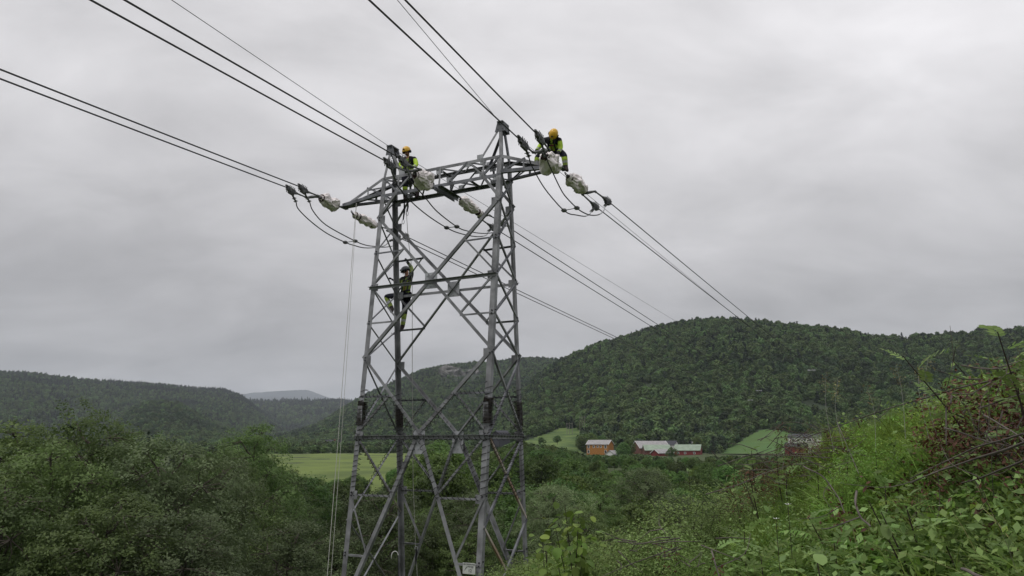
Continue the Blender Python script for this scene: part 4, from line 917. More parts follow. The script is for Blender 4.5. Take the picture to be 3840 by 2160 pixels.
# ------------------------------------------------------------------ forests on the hills (one mass each)
src = bpy.data.collections.new('tree_sources')               # not linked to the scene
def source(name, me, coll):
    o = bpy.data.objects.new(name, me); coll.objects.link(o); return o
def scatter(name, P_, rot, scl, idx, coll, **k):
    "one object that instances the meshes of a collection on its points"
    me = bpy.data.meshes.new(name); n = len(P_); me.vertices.add(n); me.vertices.foreach_set('co', np.asarray(P_, np.float32).ravel())
    a = me.attributes.new('rot', 'FLOAT_VECTOR', 'POINT'); a.data.foreach_set('vector', np.asarray(rot, np.float32).ravel())
    a = me.attributes.new('scl', 'FLOAT_VECTOR', 'POINT'); a.data.foreach_set('vector', np.asarray(scl, np.float32).ravel())
    a = me.attributes.new('idx', 'INT', 'POINT'); a.data.foreach_set('value', np.asarray(idx, np.int32))
    o = obj(name, me, kind='stuff', **k)
    g = bpy.data.node_groups.new(name, 'GeometryNodeTree'); g.interface.new_socket('Geometry', in_out='INPUT', socket_type='NodeSocketGeometry'); g.interface.new_socket('Geometry', in_out='OUTPUT', socket_type='NodeSocketGeometry')
    gi, go = g.nodes.new('NodeGroupInput'), g.nodes.new('NodeGroupOutput'); ip = g.nodes.new('GeometryNodeInstanceOnPoints'); ci = g.nodes.new('GeometryNodeCollectionInfo')
    ci.inputs['Collection'].default_value = coll; ci.inputs['Separate Children'].default_value = True; ci.inputs['Reset Children'].default_value = True
    def att(nm, ty):
        q = g.nodes.new('GeometryNodeInputNamedAttribute'); q.data_type = ty; q.inputs['Name'].default_value = nm; return q.outputs['Attribute']
    g.links.new(gi.outputs[0], ip.inputs['Points']); g.links.new(ci.outputs[0], ip.inputs['Instance']); ip.inputs['Pick Instance'].default_value = True
    g.links.new(att('idx', 'INT'), ip.inputs['Instance Index']); g.links.new(att('rot', 'FLOAT_VECTOR'), ip.inputs['Rotation']); g.links.new(att('scl', 'FLOAT_VECTOR'), ip.inputs['Scale'])
    g.links.new(ip.outputs[0], go.inputs[0]); md = o.modifiers.new('scatter', 'NODES'); md.node_group = g; return o
L['hilld'] = leafmat('dark_hill_leaves', (.018, .040, .018), (.075, .125, .045), .25, .05)
HT = bpy.data.collections.new('hill_trees')
for i in range(3):
    me, Lb, cc = crown_mesh(f'hd{i}', 130 + i, 3.2, 8.0, 7, 230, 5, .58, L['hilld'], 'tall', .07, .05, up=.0); source(f'c{i}', me, HT)
for i in range(5):
    me, Lb, cc = crown_mesh(f'h{i}', 100 + i, 3.3, 7.5, 7, 230, 5, .60, L['hill'], 'round' if i % 2 else 'tall', .07, .05, up=.0)
    source(f'a{i}', me, HT)
def conifer_mesh(name, seed, R, Ht, nl, per, lsize, material):
    rg = np.random.default_rng(seed); Pn, Dn = [], []
    for k in range(nl):
        f = k / nl; z = Ht * (.06 + .93 * f); r = R * (1 - f) ** .9 * rg.uniform(.8, 1.1); n = max(4, int(per * (1 - f) + 3))
        for j in range(n):
            a = rg.uniform(0, 2 * math.pi)
            for q in (.35, .7, 1.0): Pn.append([r * q * math.cos(a), r * q * math.sin(a), z - r * q * .35]); Dn.append([math.cos(a) * .4, math.sin(a) * .4, .8])
    Pn = np.array(Pn); V, F_ = leaf_cards(Pn + rg.normal(size=Pn.shape) * .08 * R, lsize, np.array(Dn), rg, .4, .3)
    return mesh_np(name, V, F_, material, {'v': np.repeat(rg.random(len(Pn)), 4)})
for i in range(3): source(f'b{i}', conifer_mesh(f'c{i}', 50 + i, 2.5, 8.6, 11, 10, .8, L['pine']), HT)
FARM_CLEAR = [[(2190, 1600), (2190, 1725), (2330, 1725), (2640, 1712), (2660, 1640), (2560, 1625), (2340, 1640), (2310, 1600)]]
def forest(h, cell, sc0, con, name, label, lo=0., vmax=1.0, tmax=1.12, drop=None):
    Ps = []; ts = []
    r = h.rb + (h.rr - h.rb) * lo
    while r < h.rb + (h.rr - h.rb) * tmax:
        na = int((h.a1 - h.a0) * r / cell); a = h.a0 + (np.arange(na) + rng.uniform(.0, 1, na)) * cell / r; rr = r + rng.uniform(-.5, .5, na) * cell
        x, y = rr * np.sin(a), rr * np.cos(a); z = h.height(a, rr); ok = z > gz(x, y) - .5
        for g in HILLS:
            if g is not h: ok &= z >= g.xy(x, y) - 1
        ok &= ~infield(x, y); ok &= abs(x / y) < .80
        u_, v_ = proj(np.stack([x, y, z], -1))
        if drop: 
            for pl in drop: ok &= ~(inpoly(u_, v_, pl) & (rng.random(na) < .93))
        ok &= ~(np.sin(x * .031 + 1) * np.sin(y * .027) > .93)
        Ps.append(np.stack([x, y, z - .3], -1)[ok]); ts.append(((rr - h.rb) / (h.rr - h.rb))[ok]); r += cell * .85
    P_ = np.concatenate(Ps); t = np.concatenate(ts); n = len(P_)
    patch = .5 + .5 * np.sin(P_[:, 0] * .017 + h.seed) * np.sin(P_[:, 1] * .013 + 2 * h.seed)
    pc = con * (.25 + 1.3 * np.clip(t, 0, 1) ** 3 + .9 * (patch > .78)); isc = rng.random(n) < pc
    big_ = .5 + .5 * np.sin(P_[:, 0] * .0075 + h.seed * 2 + np.sin(P_[:, 1] * .01)) * np.sin(P_[:, 1] * .006 + P_[:, 2] * .03)
    dk = rng.random(n) < np.clip(.12 + 1.3 * (big_ - .45), .06, .85); idx = np.where(isc, 5 + rng.integers(0, 3, n), np.where(dk, 8 + rng.integers(0, 3, n), rng.integers(0, 5, n))); s = sc0 * rng.uniform(.55, 1.3, n) * (.8 + .35 * patch)
    scatter(name, P_, np.stack([rng.uniform(-.08, .08, n), rng.uniform(-.08, .08, n), rng.uniform(0, 6.28, n)], -1), np.stack([s, s, s * rng.uniform(.8, 1.15, n)], -1), idx, HT, label=label, cat='forest')
    return n
CLIFF = [[(1640, 1400), (1700, 1382), (1800, 1385), (1815, 1425), (1770, 1440), (1650, 1440)], [(1760, 1480), (1800, 1470), (1800, 1500), (1750, 1505)]]
nf = [forest(HILLS[0], 5.5, 1.0, .20, 'forest', 'dense mixed forest covering the big rounded hill on the right'),
      forest(HILLS[1], 6.8, 1.05, .25, 'forest', 'hazy forest on the hill behind the pylon', drop=CLIFF, lo=.02),
      forest(HILLS[2], 8.4, 1.15, .03, 'forest', 'pale green forest on the low knoll in the left valley'),
      forest(HILLS[3], 10.0, 1.15, .6, 'forest', 'dark blue green forest on the long left ridge'),
      forest(HILLS[4], 17, 1.9, .6, 'forest', 'distant forest on the ridge below the far mountain')]
print('hill trees', nf)
# pale crags showing through the forest of the middle hill
for (u, v, w_, h__, lb) in ((1690, 1412, 34, 22, 'grey broken crag near the top of the middle hill'), (1775, 1402, 22, 12, 'pale rock slab right of the grey crag on the middle hill')):
    p = hit(u, v, 400); b = MB(); b.sphere(p + np.array([0, 6, 0]), (w_, 12, h__), 28, 16); me = b.mesh('crag', M['rock'])
    for q in me.vertices: q.co += q.co.normalized() * 0 + Vector(((mnoise.noise(q.co * .09)) * 9, (mnoise.noise(q.co * .11 + Vector((9, 0, 0)))) * 9, (mnoise.noise(q.co * .1)) * 8))
    obj('crag', me, label=lb, cat='rock')

# ------------------------------------------------------------------ valley trees, each a thing
def topz(me):
    a = np.empty(len(me.vertices) * 3, np.float32); me.vertices.foreach_get('co', a); return float(np.percentile(a[2::3], 99.3))
VT = []
for i in range(6):
    R, Hc = (3.4, 7.0) if i % 2 else (2.9, 8.2)
    me, Lb, cc = crown_mesh('crown', 200 + i, R, Hc, 8, 820, 17, .125, L['mid'], ('round', 'tall')[i % 2], .055, .05, up=.0)
    VT.append((me, trunk_mesh('trunk', i, R, Hc, 1.4, Lb, cc, .17, M['bark'], 9, 14, 5), topz(me), R))
PT = [(conifer_mesh('crown', 70 + i, 2.2, 12, 26, 26, .26, L['pine']), None, 12, 2.2) for i in range(2)]
b = MB(); b.tube([(0, 0, -1.6), (0, 0, 10)], [.18, .05], 6); pt_tr = b.mesh('trunk', M['bark'])
def put_tree(kind, x, y, z, s, label, group=None, rz=None, name='tree', base=1.4, sx=1.0):
    me, tr, Hc, R = kind; e = empty(name, (x, y, z), rng.uniform(0, 6.28) if rz is None else rz, label=label, cat='tree', group=group); e.scale = (s * sx, s * sx, s)
    c = obj('crown', me, e); c.location = (0, 0, base if tr is not None else 0)
    t = obj('trunk', tr or pt_tr, e); t.location = (0, 0, base if tr is not None else 0); return e
# highest allowed crown tops along the picture (2576 wide)
LIM = [(0,1175),(250,1175),(430,1165),(560,1120),(660,1160),(700,1192),(800,1190),(900,1184),(960,1182),(1060,1150),(1090,1108),(1130,1104),(1160,1120),(1230,1106),(1320,1105),(1400,1118),(1450,1132),(1475,1140),(1555,1143),(1590,1137),(1640,1143),(1700,1149),(1780,1146),(1830,1143),(1950,1143),(2100,1135),(2576,1130)]
lx = [p[0] * 3840 / 2576 for p in LIM]; ly = [p[1] * 3840 / 2576 for p in LIM]
BT = []
for i, (R, Hc, shp, mt_) in enumerate(((2.3, 8.0, 'loose', 'near'), (2.6, 6.8, 'round', 'willow'), (2.2, 7.4, 'tall', 'near'))):
    me, Lb, cc = crown_mesh('crown', 300 + i, R, Hc, 17, 850, 40, .052, L[mt_], shp, .058, .10, up=.0, aspect=.5)
    BT.append((me, trunk_mesh('trunk', 30 + i, R, Hc, 2.2, Lb, cc, .15, M['bark'], 18, 130, 6), topz(me), R))
cand = []; FARG = []
r = 34.0
while r < 345:
    cell = 7.2 + r * .02 if r < 235 else 7.6; na = int(R_(78) * r / cell)
    for k in range(na):
        a = R_(-38) + (k + rng.uniform(.1, .9)) * cell / r; rr = r + rng.uniform(-.5, .5) * cell; cand.append((rr * math.sin(a), rr * math.cos(a), rr))
    r += cell * .9
names_zone = lambda u, rr: ('left' if u < 1050 else 'pylon' if u < 2050 else 'farm' if u < 2750 else 'bank')
cnt = {}
ntree = 0
for (x, y, rr) in cand:
    if infield(x, y) and rr > 175: continue
    z = float(H(x, y)); u, v = proj((x, y, z)); 
    if u < -250 or u > 3250: continue
    vlim = np.interp(u, lx, ly) + (float(np.interp(rr, [34, 60, 90, 130, 200, 240], [190, 150, 95, 55, 18, 0])) * rng.uniform(.45, 1.15) * (.45 if u < 1750 else 1) if u > 1080 else 0); kd = VT[rng.integers(0, 6)] if rr > 48 else BT[rng.integers(0, 3)]; s = rng.uniform(.75, 1.4) * (1 if rr > 48 else 1.1)
    # meadow gaps
    if 1900 < u < 2150 and 75 < rr < 120 : continue
    if rr < 46 and 1150 < u < 1950: s *= .55
    # height so that the top stays under the limit
    tot = (kd[2] + 1.75) * s; d = ray(u, vlim); hmax = d[2] / math.hypot(d[0], d[1]) * rr - z
    if tot > hmax: s *= max(0, hmax / tot)
    if s < (.33 if rr < 200 else .24): continue
    if rr > 235 and not 1900 < u < 2960: continue
    # behind the bank or far to the side?
    if u > 3150 and rr > 150: continue
    if u < 1000 and 62 < rr and rng.random() < .55: continue
    zone = names_zone(u, rr); far = 'near' if rr < 90 else 'middle' if rr < 190 else 'far'
    lb = {('left','near'): 'broadleaf tree in the dense wood behind the big birches', ('left','middle'): 'small round tree between the birches and the meadow', ('left','far'): 'low tree at the meadow edge on the left',
          ('pylon','near'): 'leafy tree in the hollow just behind the pylon', ('pylon','middle'): 'round green tree in the valley wood behind the pylon', ('pylon','far'): 'small dark tree below the meadow behind the pylon',
          ('farm','near'): 'bushy green tree in the hollow beyond the near bank', ('farm','middle'): 'round tree in the wood below the farm', ('farm','far'): 'tree of the grove in front of the farm buildings',
          ('bank','near'): 'dark tree showing behind the bank of brushwood', ('bank','middle'): 'tree beyond the brushwood on the bank', ('bank','far'): 'tree near the bright pasture on the right'}[(zone, far)]
    if rr > 235: FARG.append((x, y, z, s)); continue
    refs = [(300, 'by the left edge'), (560, 'behind the tallest birch'), (800, 'behind the willow dome'), (1050, 'left of the meadow corner'), (1230, 'left of the long ropes'), (1340, 'left of the left pylon leg'), (1490, 'between the two left legs'), (1620, 'seen through the pylon, left half'), (1800, 'seen through the pylon, right half'), (1960, 'between the two right legs'), (2120, 'right of the pylon'), (2230, 'left of the orange house'), (2340, 'under the orange house'), (2450, 'under the large barn'), (2560, 'under the pale green roof'), (2680, 'under the long red barn'), (2850, 'under the bright pasture'), (9999, 'behind the bank')]
    ref = next(t for q, t in refs if u < q); big_ = 'large' if s > 1.0 else 'medium' if s > .72 else 'small'
    lb = f"{big_} {'near' if far == 'near' else 'half-way' if far == 'middle' else 'distant'} leafy tree of the valley wood, {ref}"
    put_tree(kd, x, y, z, s, lb, group=f'valley wood trees, {big_} {far} {ref}', sx=rng.uniform(.95, 1.25)); ntree += 1
print('valley trees', ntree, len(FARG))
G_ = np.array(FARG); n = len(G_); scatter('treeline', G_[:, :3], np.stack([np.zeros(n), np.zeros(n), rng.uniform(0, 6, n)], -1), np.stack([G_[:, 3] * 1.05] * 3, -1), rng.integers(0, 5, n), HT, label='distant grove of low trees in front of the farm', cat='trees')
# single trees the photograph lets one name
def at_top(u, vtop, dist, ht, kind, label, name='tree', base=1.4, sx=1.0):
    d = ray(u, vtop); hh = math.hypot(d[0], d[1]); x, y = d[0] / hh * dist, d[1] / hh * dist; zt = d[2] / hh * dist; s = ht / (kind[2] + (base if kind[1] is not None else 0)) 
    return put_tree(kind, x, y, zt - ht, s, label, name=name, sx=sx, base=base)
at_top(563, 1610, 118, 13, PT[0], 'dark spruce with rounded top behind the left birches, left one of two', 'spruce_tree')
at_top(660, 1625, 125, 12, PT[1], 'dark spruce behind the left birches, right one of two', 'spruce_tree')
at_top(814, 1660, 150, 9, PT[0], 'small pointed spruce rising left of the meadow', 'spruce_tree')
at_top(262, 1567, 62, 13, PT[1], 'dark ragged pine behind the highest birch', 'pine_tree', sx=1.5)
at_top(2560, 1610, 400, 15, PT[1], 'dark wide spruce behind the green roofed barns', 'spruce_tree', sx=1.6)
at_top(2672, 1625, 398, 12, PT[0], 'dark spruce right of the long red barn', 'spruce_tree', sx=1.7)
at_top(2615, 1640, 400, 9, VT[1], 'small dark tree behind the right end of the red barn')
at_top(2338, 1660, 362, 9.5, VT[1], 'rounded tree between the orange house and the large barn')
at_top(2355, 1648, 375, 9, VT[3], 'tall leafy tree left of the large barn')
at_top(2518, 1678, 355, 6.0, VT[5], 'round bush tree in front of the long red barn')
at_top(1645, 1655, 170, 11, VT[3], 'full rounded tree standing on the near edge of the meadow')
at_top(2030, 1640, 430, 5, VT[1], 'dark round bush on the rough pasture, left one', sx=1.2)
at_top(2090, 1633, 440, 5, VT[3], 'pale bush on the rough pasture beside the dark round bush', sx=1.3)
for k, (u, v) in enumerate(((2180, 1640), (2215, 1630), (2255, 1638), (2330, 1622), (2400, 1634), (2440, 1626), (2480, 1634))):
    at_top(u, v - 6, 420 + 8 * k, 10, VT[k % 6], 'leafy tree of the row behind the farm buildings', sx=1.2)['group'] = 'row of trees behind the farm buildings'
# belt of trees along the far edge of the meadow and at the foot of the hills
belt_ = []
for a in np.arange(-36, 31, .62):
    for rr0 in (434, 450, 470):
        rr = rr0 + rng.uniform(-7, 7); ar = R_(a + rng.uniform(-.3, .3)); x, y = rr * math.sin(ar), rr * math.cos(ar)
        if infield(x, y): continue
        belt_.append((x, y, float(H(x, y)) - .4))
P_ = np.array(belt_); n = len(P_); s = rng.uniform(.45, .75, n) ; scatter('treeline', P_, np.stack([np.zeros(n), np.zeros(n), rng.uniform(0, 6, n)], -1), np.stack([s * 1.2, s * 1.2, s], -1), rng.integers(0, 5, n), HT, label='belt of trees along the far side of the meadow', cat='trees')
# woods filling the valley floor beyond the belt on the left
Pm = []
r = 480.0
while r < 2400:
    cell = 7 + r * .006; na = int(R_(46) * r / cell)
    a = R_(-40) + (np.arange(na) + rng.uniform(0, 1, na)) * cell / r; rr = r + rng.uniform(-.5, .5, na) * cell; x, y = rr * np.sin(a), rr * np.cos(a)
    z = gz(x, y); ok = np.ones(na, bool)
    for g in HILLS: ok &= g.xy(x, y) < z + .5
    ok &= ~((np.sin(x * .011) * np.cos(y * .006 + 1) > .55)); Pm.append(np.stack([x, y, z - .3], -1)[ok]); r += cell * .9
P_ = np.concatenate(Pm); n = len(P_); s = rng.uniform(.6, 1.15, n); print('valley floor', n)
scatter('forest', P_, np.stack([np.zeros(n), np.zeros(n), rng.uniform(0, 6, n)], -1), np.stack([s, s, s], -1), np.where(rng.random(n) < .12, 5, rng.integers(0, 5, n)), HT, label='hazy woods on the valley floor left of the pylon', cat='forest')

# ------------------------------------------------------------------ big birches and willows on the left
big = [  # u, vtop, dist, height, kind, widening, label
 (350, 1548, 29, 10.2, 0, .95, 'tallest loose birch on the left with yellow green top'),
 (110, 1600, 30, 10, 2, 1.05, 'bushy birch near the left picture edge'),
 (-90, 1668, 33, 10, 0, 1.1, 'birch cut off by the left picture edge'),
 (215, 1690, 26, 8.6, 2, 1.1, 'lower birch in front of the tallest loose birch'),
 (640, 1655, 27, 8.8, 1, 1.05, 'dome shaped grey green willow with drooping twigs'),
 (480, 1660, 33, 9.5, 0, 1.0, 'slim birch between the tallest birch and the willow'),
 (960, 1605, 44, 11, 2, 1.0, 'birch with high crown beside the meadow, left of the pylon'),
 (850, 1700, 38, 9.5, 0, 1.1, 'leafy birch between the willow and the meadow'),
 (760, 1790, 33, 8, 2, 1.1, 'low bushy birch right of the willow'),
 (40, 1790, 24, 7.5, 0, 1.2, 'dense young birch at the lower left corner'),
 (420, 1860, 22, 6.5, 2, 1.25, 'young birch thicket below the willow, left part'),
 (700, 1930, 22, 6, 1, 1.25, 'willow bush below the dome shaped willow'),
 (930, 1900, 34, 7.5, 0, 1.3, 'low birch in the hollow left of the pylon'),
 (1100, 1960, 30, 6.2, 1, 1.3, 'grey green willow bush left of the pylon foot'),
 (1060, 1770, 58, 8.5, 2, 1.4, 'dark dense tree at the meadow corner left of the pylon'),
 (1440, 1840, 30, 6.6, 1, 1.15, 'slender willow standing between the pylon legs'),
 (1620, 1960, 31, 5.2, 0, 1.2, 'yellow green young birch inside the pylon foot'),
 (1270, 2010, 30, 4.6, 1, 1.3, 'pale willow bush at the left pylon leg'),
 (1760, 2000, 30, 4.6, 2, 1.2, 'young birch between the near right leg and far right leg'),
 (2100, 1830, 44, 6.5, 1, 1.25, 'round pale green bush tree right of the pylon'),
 (2250, 1850, 46, 6.5, 2, 1.1, 'broad bush tree in the hollow, right of the round pale one'),
 (2420, 1760, 60, 8, 1, 1.3, 'round willow in the hollow before the farm'),
]
for u, vt, dd, ht, k, sx, lb in big: at_top(u, vt, dd, ht, BT[k], lb, base=2.0, sx=sx, name='willow_tree' if 'willow' in lb else 'birch_tree')

# ------------------------------------------------------------------ the near bank
def stand(u, vtop, hgt, r0=2.5, r1=13.):
    "ground point where something of the given height has its top at the photo position"
    d = ray(u, vtop); hh = math.hypot(d[0], d[1]); r = np.linspace(r0, r1, 400); x, y, z = d[0] / hh * r, d[1] / hh * r, d[2] / hh * r
    df = z - gz(x, y) - hgt; k = int(np.argmin(abs(df) + .004 * r)); return np.array([x[k], y[k], float(gz(x[k], y[k]))]), float(r[k]), float(z[k] - gz(x[k], y[k]))
def blades(name, seed, n, hgt, wid, lean, spread, material, seg=4):
    rg = np.random.default_rng(seed); V, F_, v = [], [], []
    for i in range(n):
        a = rg.uniform(0, 6.283); b0 = np.array([rg.normal() * spread, rg.normal() * spread, -.03]); h = hgt * rg.uniform(.5, 1.15); le = lean * rg.uniform(.2, 1.5); d = np.array([math.cos(a), math.sin(a), 0]); s = np.array([-d[1], d[0], 0]) * wid * rg.uniform(.6, 1.2)
        tw = rg.uniform(-1, 1); s = s * math.cos(tw) + d * wid * math.sin(tw); k0 = len(V); c = rg.random()
        for k in range(seg + 1):
            t = k / seg; p = b0 + d * le * h * t ** 1.9 + np.array([0, 0, h * (t - .28 * le * t ** 2.4)]); w_ = (1 - t) ** .7
            V += [p - s * w_, p + s * w_]; v += [c * .6 + .4 * t] * 2
            if k: q = k0 + 2 * k; F_.append([q - 2, q - 1, q + 1, q])
    return mesh_np(name, V, F_, material, {'v': v})
BK = bpy.data.collections.new('bank_sources')
for i in range(4): source(f'a{i}', blades(f'g{i}', 400 + i, 70, (.30, .38, .46, .26)[i], .0042, (.5, .8, 1.0, .6)[i], .055, L['grass']), BK)
source('b0', blades('g5', 405, 30, .46, .0028, .9, .07, L['straw']), BK)
def herb(name, seed, n, hgt, R, ls, material, asp=.5, up=.5):
    rg = np.random.default_rng(seed); ns = max(4, n // 9); P_ = []
    for k in range(ns):
        a = rg.uniform(0, 6.28); r = R * math.sqrt(rg.random()); h = hgt * rg.uniform(.5, 1.1)
        for q in range(9): t = rg.uniform(.25, 1); P_.append([r * math.cos(a) * (.4 + .6 * t) + rg.normal() * ls * 1.1, r * math.sin(a) * (.4 + .6 * t) + rg.normal() * ls * 1.1, h * t])
    V, F_ = leaf_cards(np.array(P_), ls, None, rg, asp, up); return mesh_np(name, V, F_, material, {'v': np.repeat(rg.random(len(P_)), 4)})
for i in range(3): source(f'c{i}', herb(f'e{i}', 420 + i, 190, (.22, .28, .18)[i], .17, (.014, .018, .011)[i], L['herb']), BK)
source('d0', herb('e5', 425, 130, .36, .16, .022, L['rowan'], .5), BK)
source('d1', herb('e6', 426, 80, .26, .18, .022, L['brown'], .4), BK)
def fern_mesh(name, seed):
    rg = np.random.default_rng(seed); P_, Dn = [], []; V, F_, v = [], [], []
    for k in range(7):
        a = k * .9 + rg.uniform(-.2, .2); d = np.array([math.cos(a), math.sin(a), 0]); s = np.array([-d[1], d[0], 0]); Ln = rg.uniform(.25, .42); c = rg.random()
        for j in range(2, 16):
            t = j / 16; p = d * Ln * t * .9 + np.array([0, 0, Ln * (.9 * t - .62 * t * t) + .02]); w_ = .30 * Ln * math.sin(math.pi * t ** .8) + .01
            for q in (-1, 1):
                e = p + s * q * w_ + d * .03 - np.array([0, 0, .015]); k0 = len(V); V += [p - d * .007, e, p + d * .012]; F_.append([k0, k0 + 1, k0 + 2]); v += [c] * 3
    return mesh_np(name, V, F_, material=None) if 0 else mesh_np(name, V, F_, L['herb'], {'v': v})
source('e0', fern_mesh('f0', 1), BK); source('e1', fern_mesh('f1', 2), BK)
n = 19000
r = 1.5 + 14.5 * rng.random(n) ** 1.25; a = R_(-30) + R_(72) * rng.random(n); x, y = r * np.sin(a), r * np.cos(a); z = gz(x, y)
uu_, vv_ = proj(np.stack([x, y, z + .2], -1)); pn = .5 + .5 * np.sin(x * 1.7 + .6) * np.cos(y * 1.3 + 1.1); pn2 = .5 + .5 * np.sin(x * 2.9 + 2) * np.sin(y * 2.3)
tw_ = rng.random(n); grassy = (inpoly(uu_, vv_, [(2900, 1480), (3560, 1380), (3640, 1700), (3250, 1900), (3100, 1880), (2800, 2000), (2700, 1900)]) & (tw_ < .58)) | (pn > .78) & (tw_ < .5)
idx = np.where(grassy, rng.integers(0, 4, n), 0); rest = ~grassy; q = rng.random(n)
alt = np.select([q < .10, q < .13, q < .66, q < .88, q < .90, q < 1.01], [rng.integers(0, 4, n), np.full(n, 4), 5 + rng.integers(0, 3, n), np.full(n, 8), np.full(n, 9), 10 + rng.integers(0, 2, n)], 5)
idx = np.where(rest, alt, idx); ok = (uu_ > 1100) & (uu_ < 4200) & (vv_ < 2700) | (r < 16) & (a > R_(-30)) & (rng.random(n) < .5)
s = rng.uniform(.65, 1.25, n) * np.where(r < 2.4, .75, 1) * (.8 + .4 * pn2) * np.where((uu_ > 2500) & (uu_ < 3100) & (r > 5.5), .6, 1)
Pg = np.stack([x, y, z - .01], -1)
def sub(mask, name, label, cat):
    m = mask & ok; k = int(m.sum()); scatter(name, Pg[m], np.stack([rng.uniform(-.3, .3, k), rng.uniform(-.3, .3, k), rng.uniform(0, 6.28, k)], -1), np.stack([s[m]] * 3, -1), idx[m], BK, label=label, cat=cat)
sub(idx < 5, 'grass', 'long green grass growing over the near bank', 'grass')
sub(idx >= 5, 'undergrowth', 'low leafy herbs, ferns and bilberry covering the near bank', 'undergrowth')
# a rougher cover further down, round the pylon foot
n = 9000; r = rng.uniform(12, 34, n); a = R_(-36) + R_(60) * rng.random(n); x, y = r * np.sin(a), r * np.cos(a); sc_ = rng.uniform(.45, 1.0, n)
u_, v_ = proj(np.stack([x, y, gz(x, y) + .95 * sc_], -1)); lim_ = np.interp(u_, [0, 1200, 1880, 1960, 2040, 2200, 4000], [2400, 2400, 2300, 2120, 2080, 2040, 2000]); k_ = v_ > lim_; x, y, r, sc_ = x[k_], y[k_], r[k_], sc_[k_]; n = len(x)
BS = bpy.data.collections.new('slope_sources')
for i in range(3):
    me, Lb, cc = crown_mesh(f'k{i}', 440 + i, .62, .95, 7, 220, 12, .024, L[('herb', 'scrub', 'scrub')[i]], 'round', .10, .1); source(f'a{i}', me, BS)
scatter('undergrowth', np.stack([x, y, gz(x, y) - .1], -1), np.stack([np.zeros(n), np.zeros(n), rng.uniform(0, 6, n)], -1), np.stack([sc_] * 3, -1), rng.integers(0, 3, n), BS, label='thick low scrub on the slope round the pylon foot', cat='undergrowth')

# compound leaves of rowan, round leaves of aspen
def leaflet(V, F_, v, p, d, nrm, ln, wd, c):
    s = np.cross(nrm, d); s /= np.linalg.norm(s) + 1e-9; k = len(V); pr = [(0, 0), (.28, .42), (.62, .46), (1, 0), (.62, -.46), (.28, -.42)]
    for a_, b_ in pr: V.append(p + d * ln * a_ + s * wd * b_ * 2 * .5 - nrm * abs(b_) * wd * -.25); v.append(c)
    F_ += [[k, k + 5, k + 4, k + 3], [k, k + 3, k + 2, k + 1]]
def rowan_leaf(name, seed, Ln=.20, pairs=7, droop=.35):
    rg = np.random.default_rng(seed); V, F_, v = [], [], []; m = MB()
    for j in range(pairs + 1):
        t = (j + 1) / (pairs + 1); p = np.array([Ln * t, 0, -droop * Ln * t * t]); c = rg.random()
        if j == pairs: leaflet(V, F_, v, p, np.array([1, 0, -.5]), np.array([.3, 0, 1.]), Ln * .24, Ln * .09, c); break
        for q in (-1, 1):
            d = np.array([.45, q * .9, -.12 + rg.normal() * .1]); d /= np.linalg.norm(d); leaflet(V, F_, v, p, d, np.array([0, rg.normal() * .2, 1.]), Ln * .30 * math.sin(math.pi * (.3 + .5 * t)), Ln * .10, c)
    k = len(V); 
    for t in np.linspace(0, 1, 5): p = np.array([Ln * t, 0, -droop * Ln * t * t]); V += [p - [0, .0015, 0], p + [0, .0015, 0]]; v += [.3, .3]
    F_ += [[k + 2 * i, k + 2 * i + 1, k + 2 * i + 3, k + 2 * i + 2] for i in range(4)]
    return mesh_np(name, V, F_, L['rowan'], {'v': v})
RL = [rowan_leaf('leaf', 500 + i, .19 + .02 * i, 6 + i, (.2, .45, .7)[i]) for i in range(3)]
def round_leaf(name, seed, s_, material, pointed=.25):
    rg = np.random.default_rng(seed); V = [np.array([0, 0, 0.]), np.array([-s_ * .7, 0, .003])]; n = 10; c = rg.random(); F_ = []
    ring = []
    for k in range(n):
        a_ = 2 * math.pi * k / n; rr = s_ * .5 * (1 + pointed * max(0, math.cos(a_)) ** 3 - .08 * (k % 2)); ring.append(len(V)); V.append(np.array([s_ * .5 + rr * math.cos(a_), rr * math.sin(a_) * .95, .12 * rr * abs(math.sin(a_)) - .15 * s_ * max(0, math.cos(a_))]))
    V.append(np.array([s_ * .5, 0, 0])); ce = len(V) - 1
    F_ = [[ce, ring[k], ring[(k + 1) % n]] for k in range(n)] + [[1, 0, ring[n // 2]]]
    return mesh_np(name, V, F_, material, {'v': [c] * len(V)})
AL = [round_leaf('leaf', 520 + i, .060 + .008 * i, L['aspen']) for i in range(3)]
BL = [round_leaf('leaf', 530 + i, .044 + .006 * i, L['rowan'], .9) for i in range(3)]
def put_leaf(parent, me, p, az, pitch, roll, s):
    o = bpy.data.objects.new('leaf', me); col.objects.link(o); o.parent = parent; o.location = tuple(p)
    o.rotation_euler = (roll, -pitch, az); o.scale = (s, s, s); return o
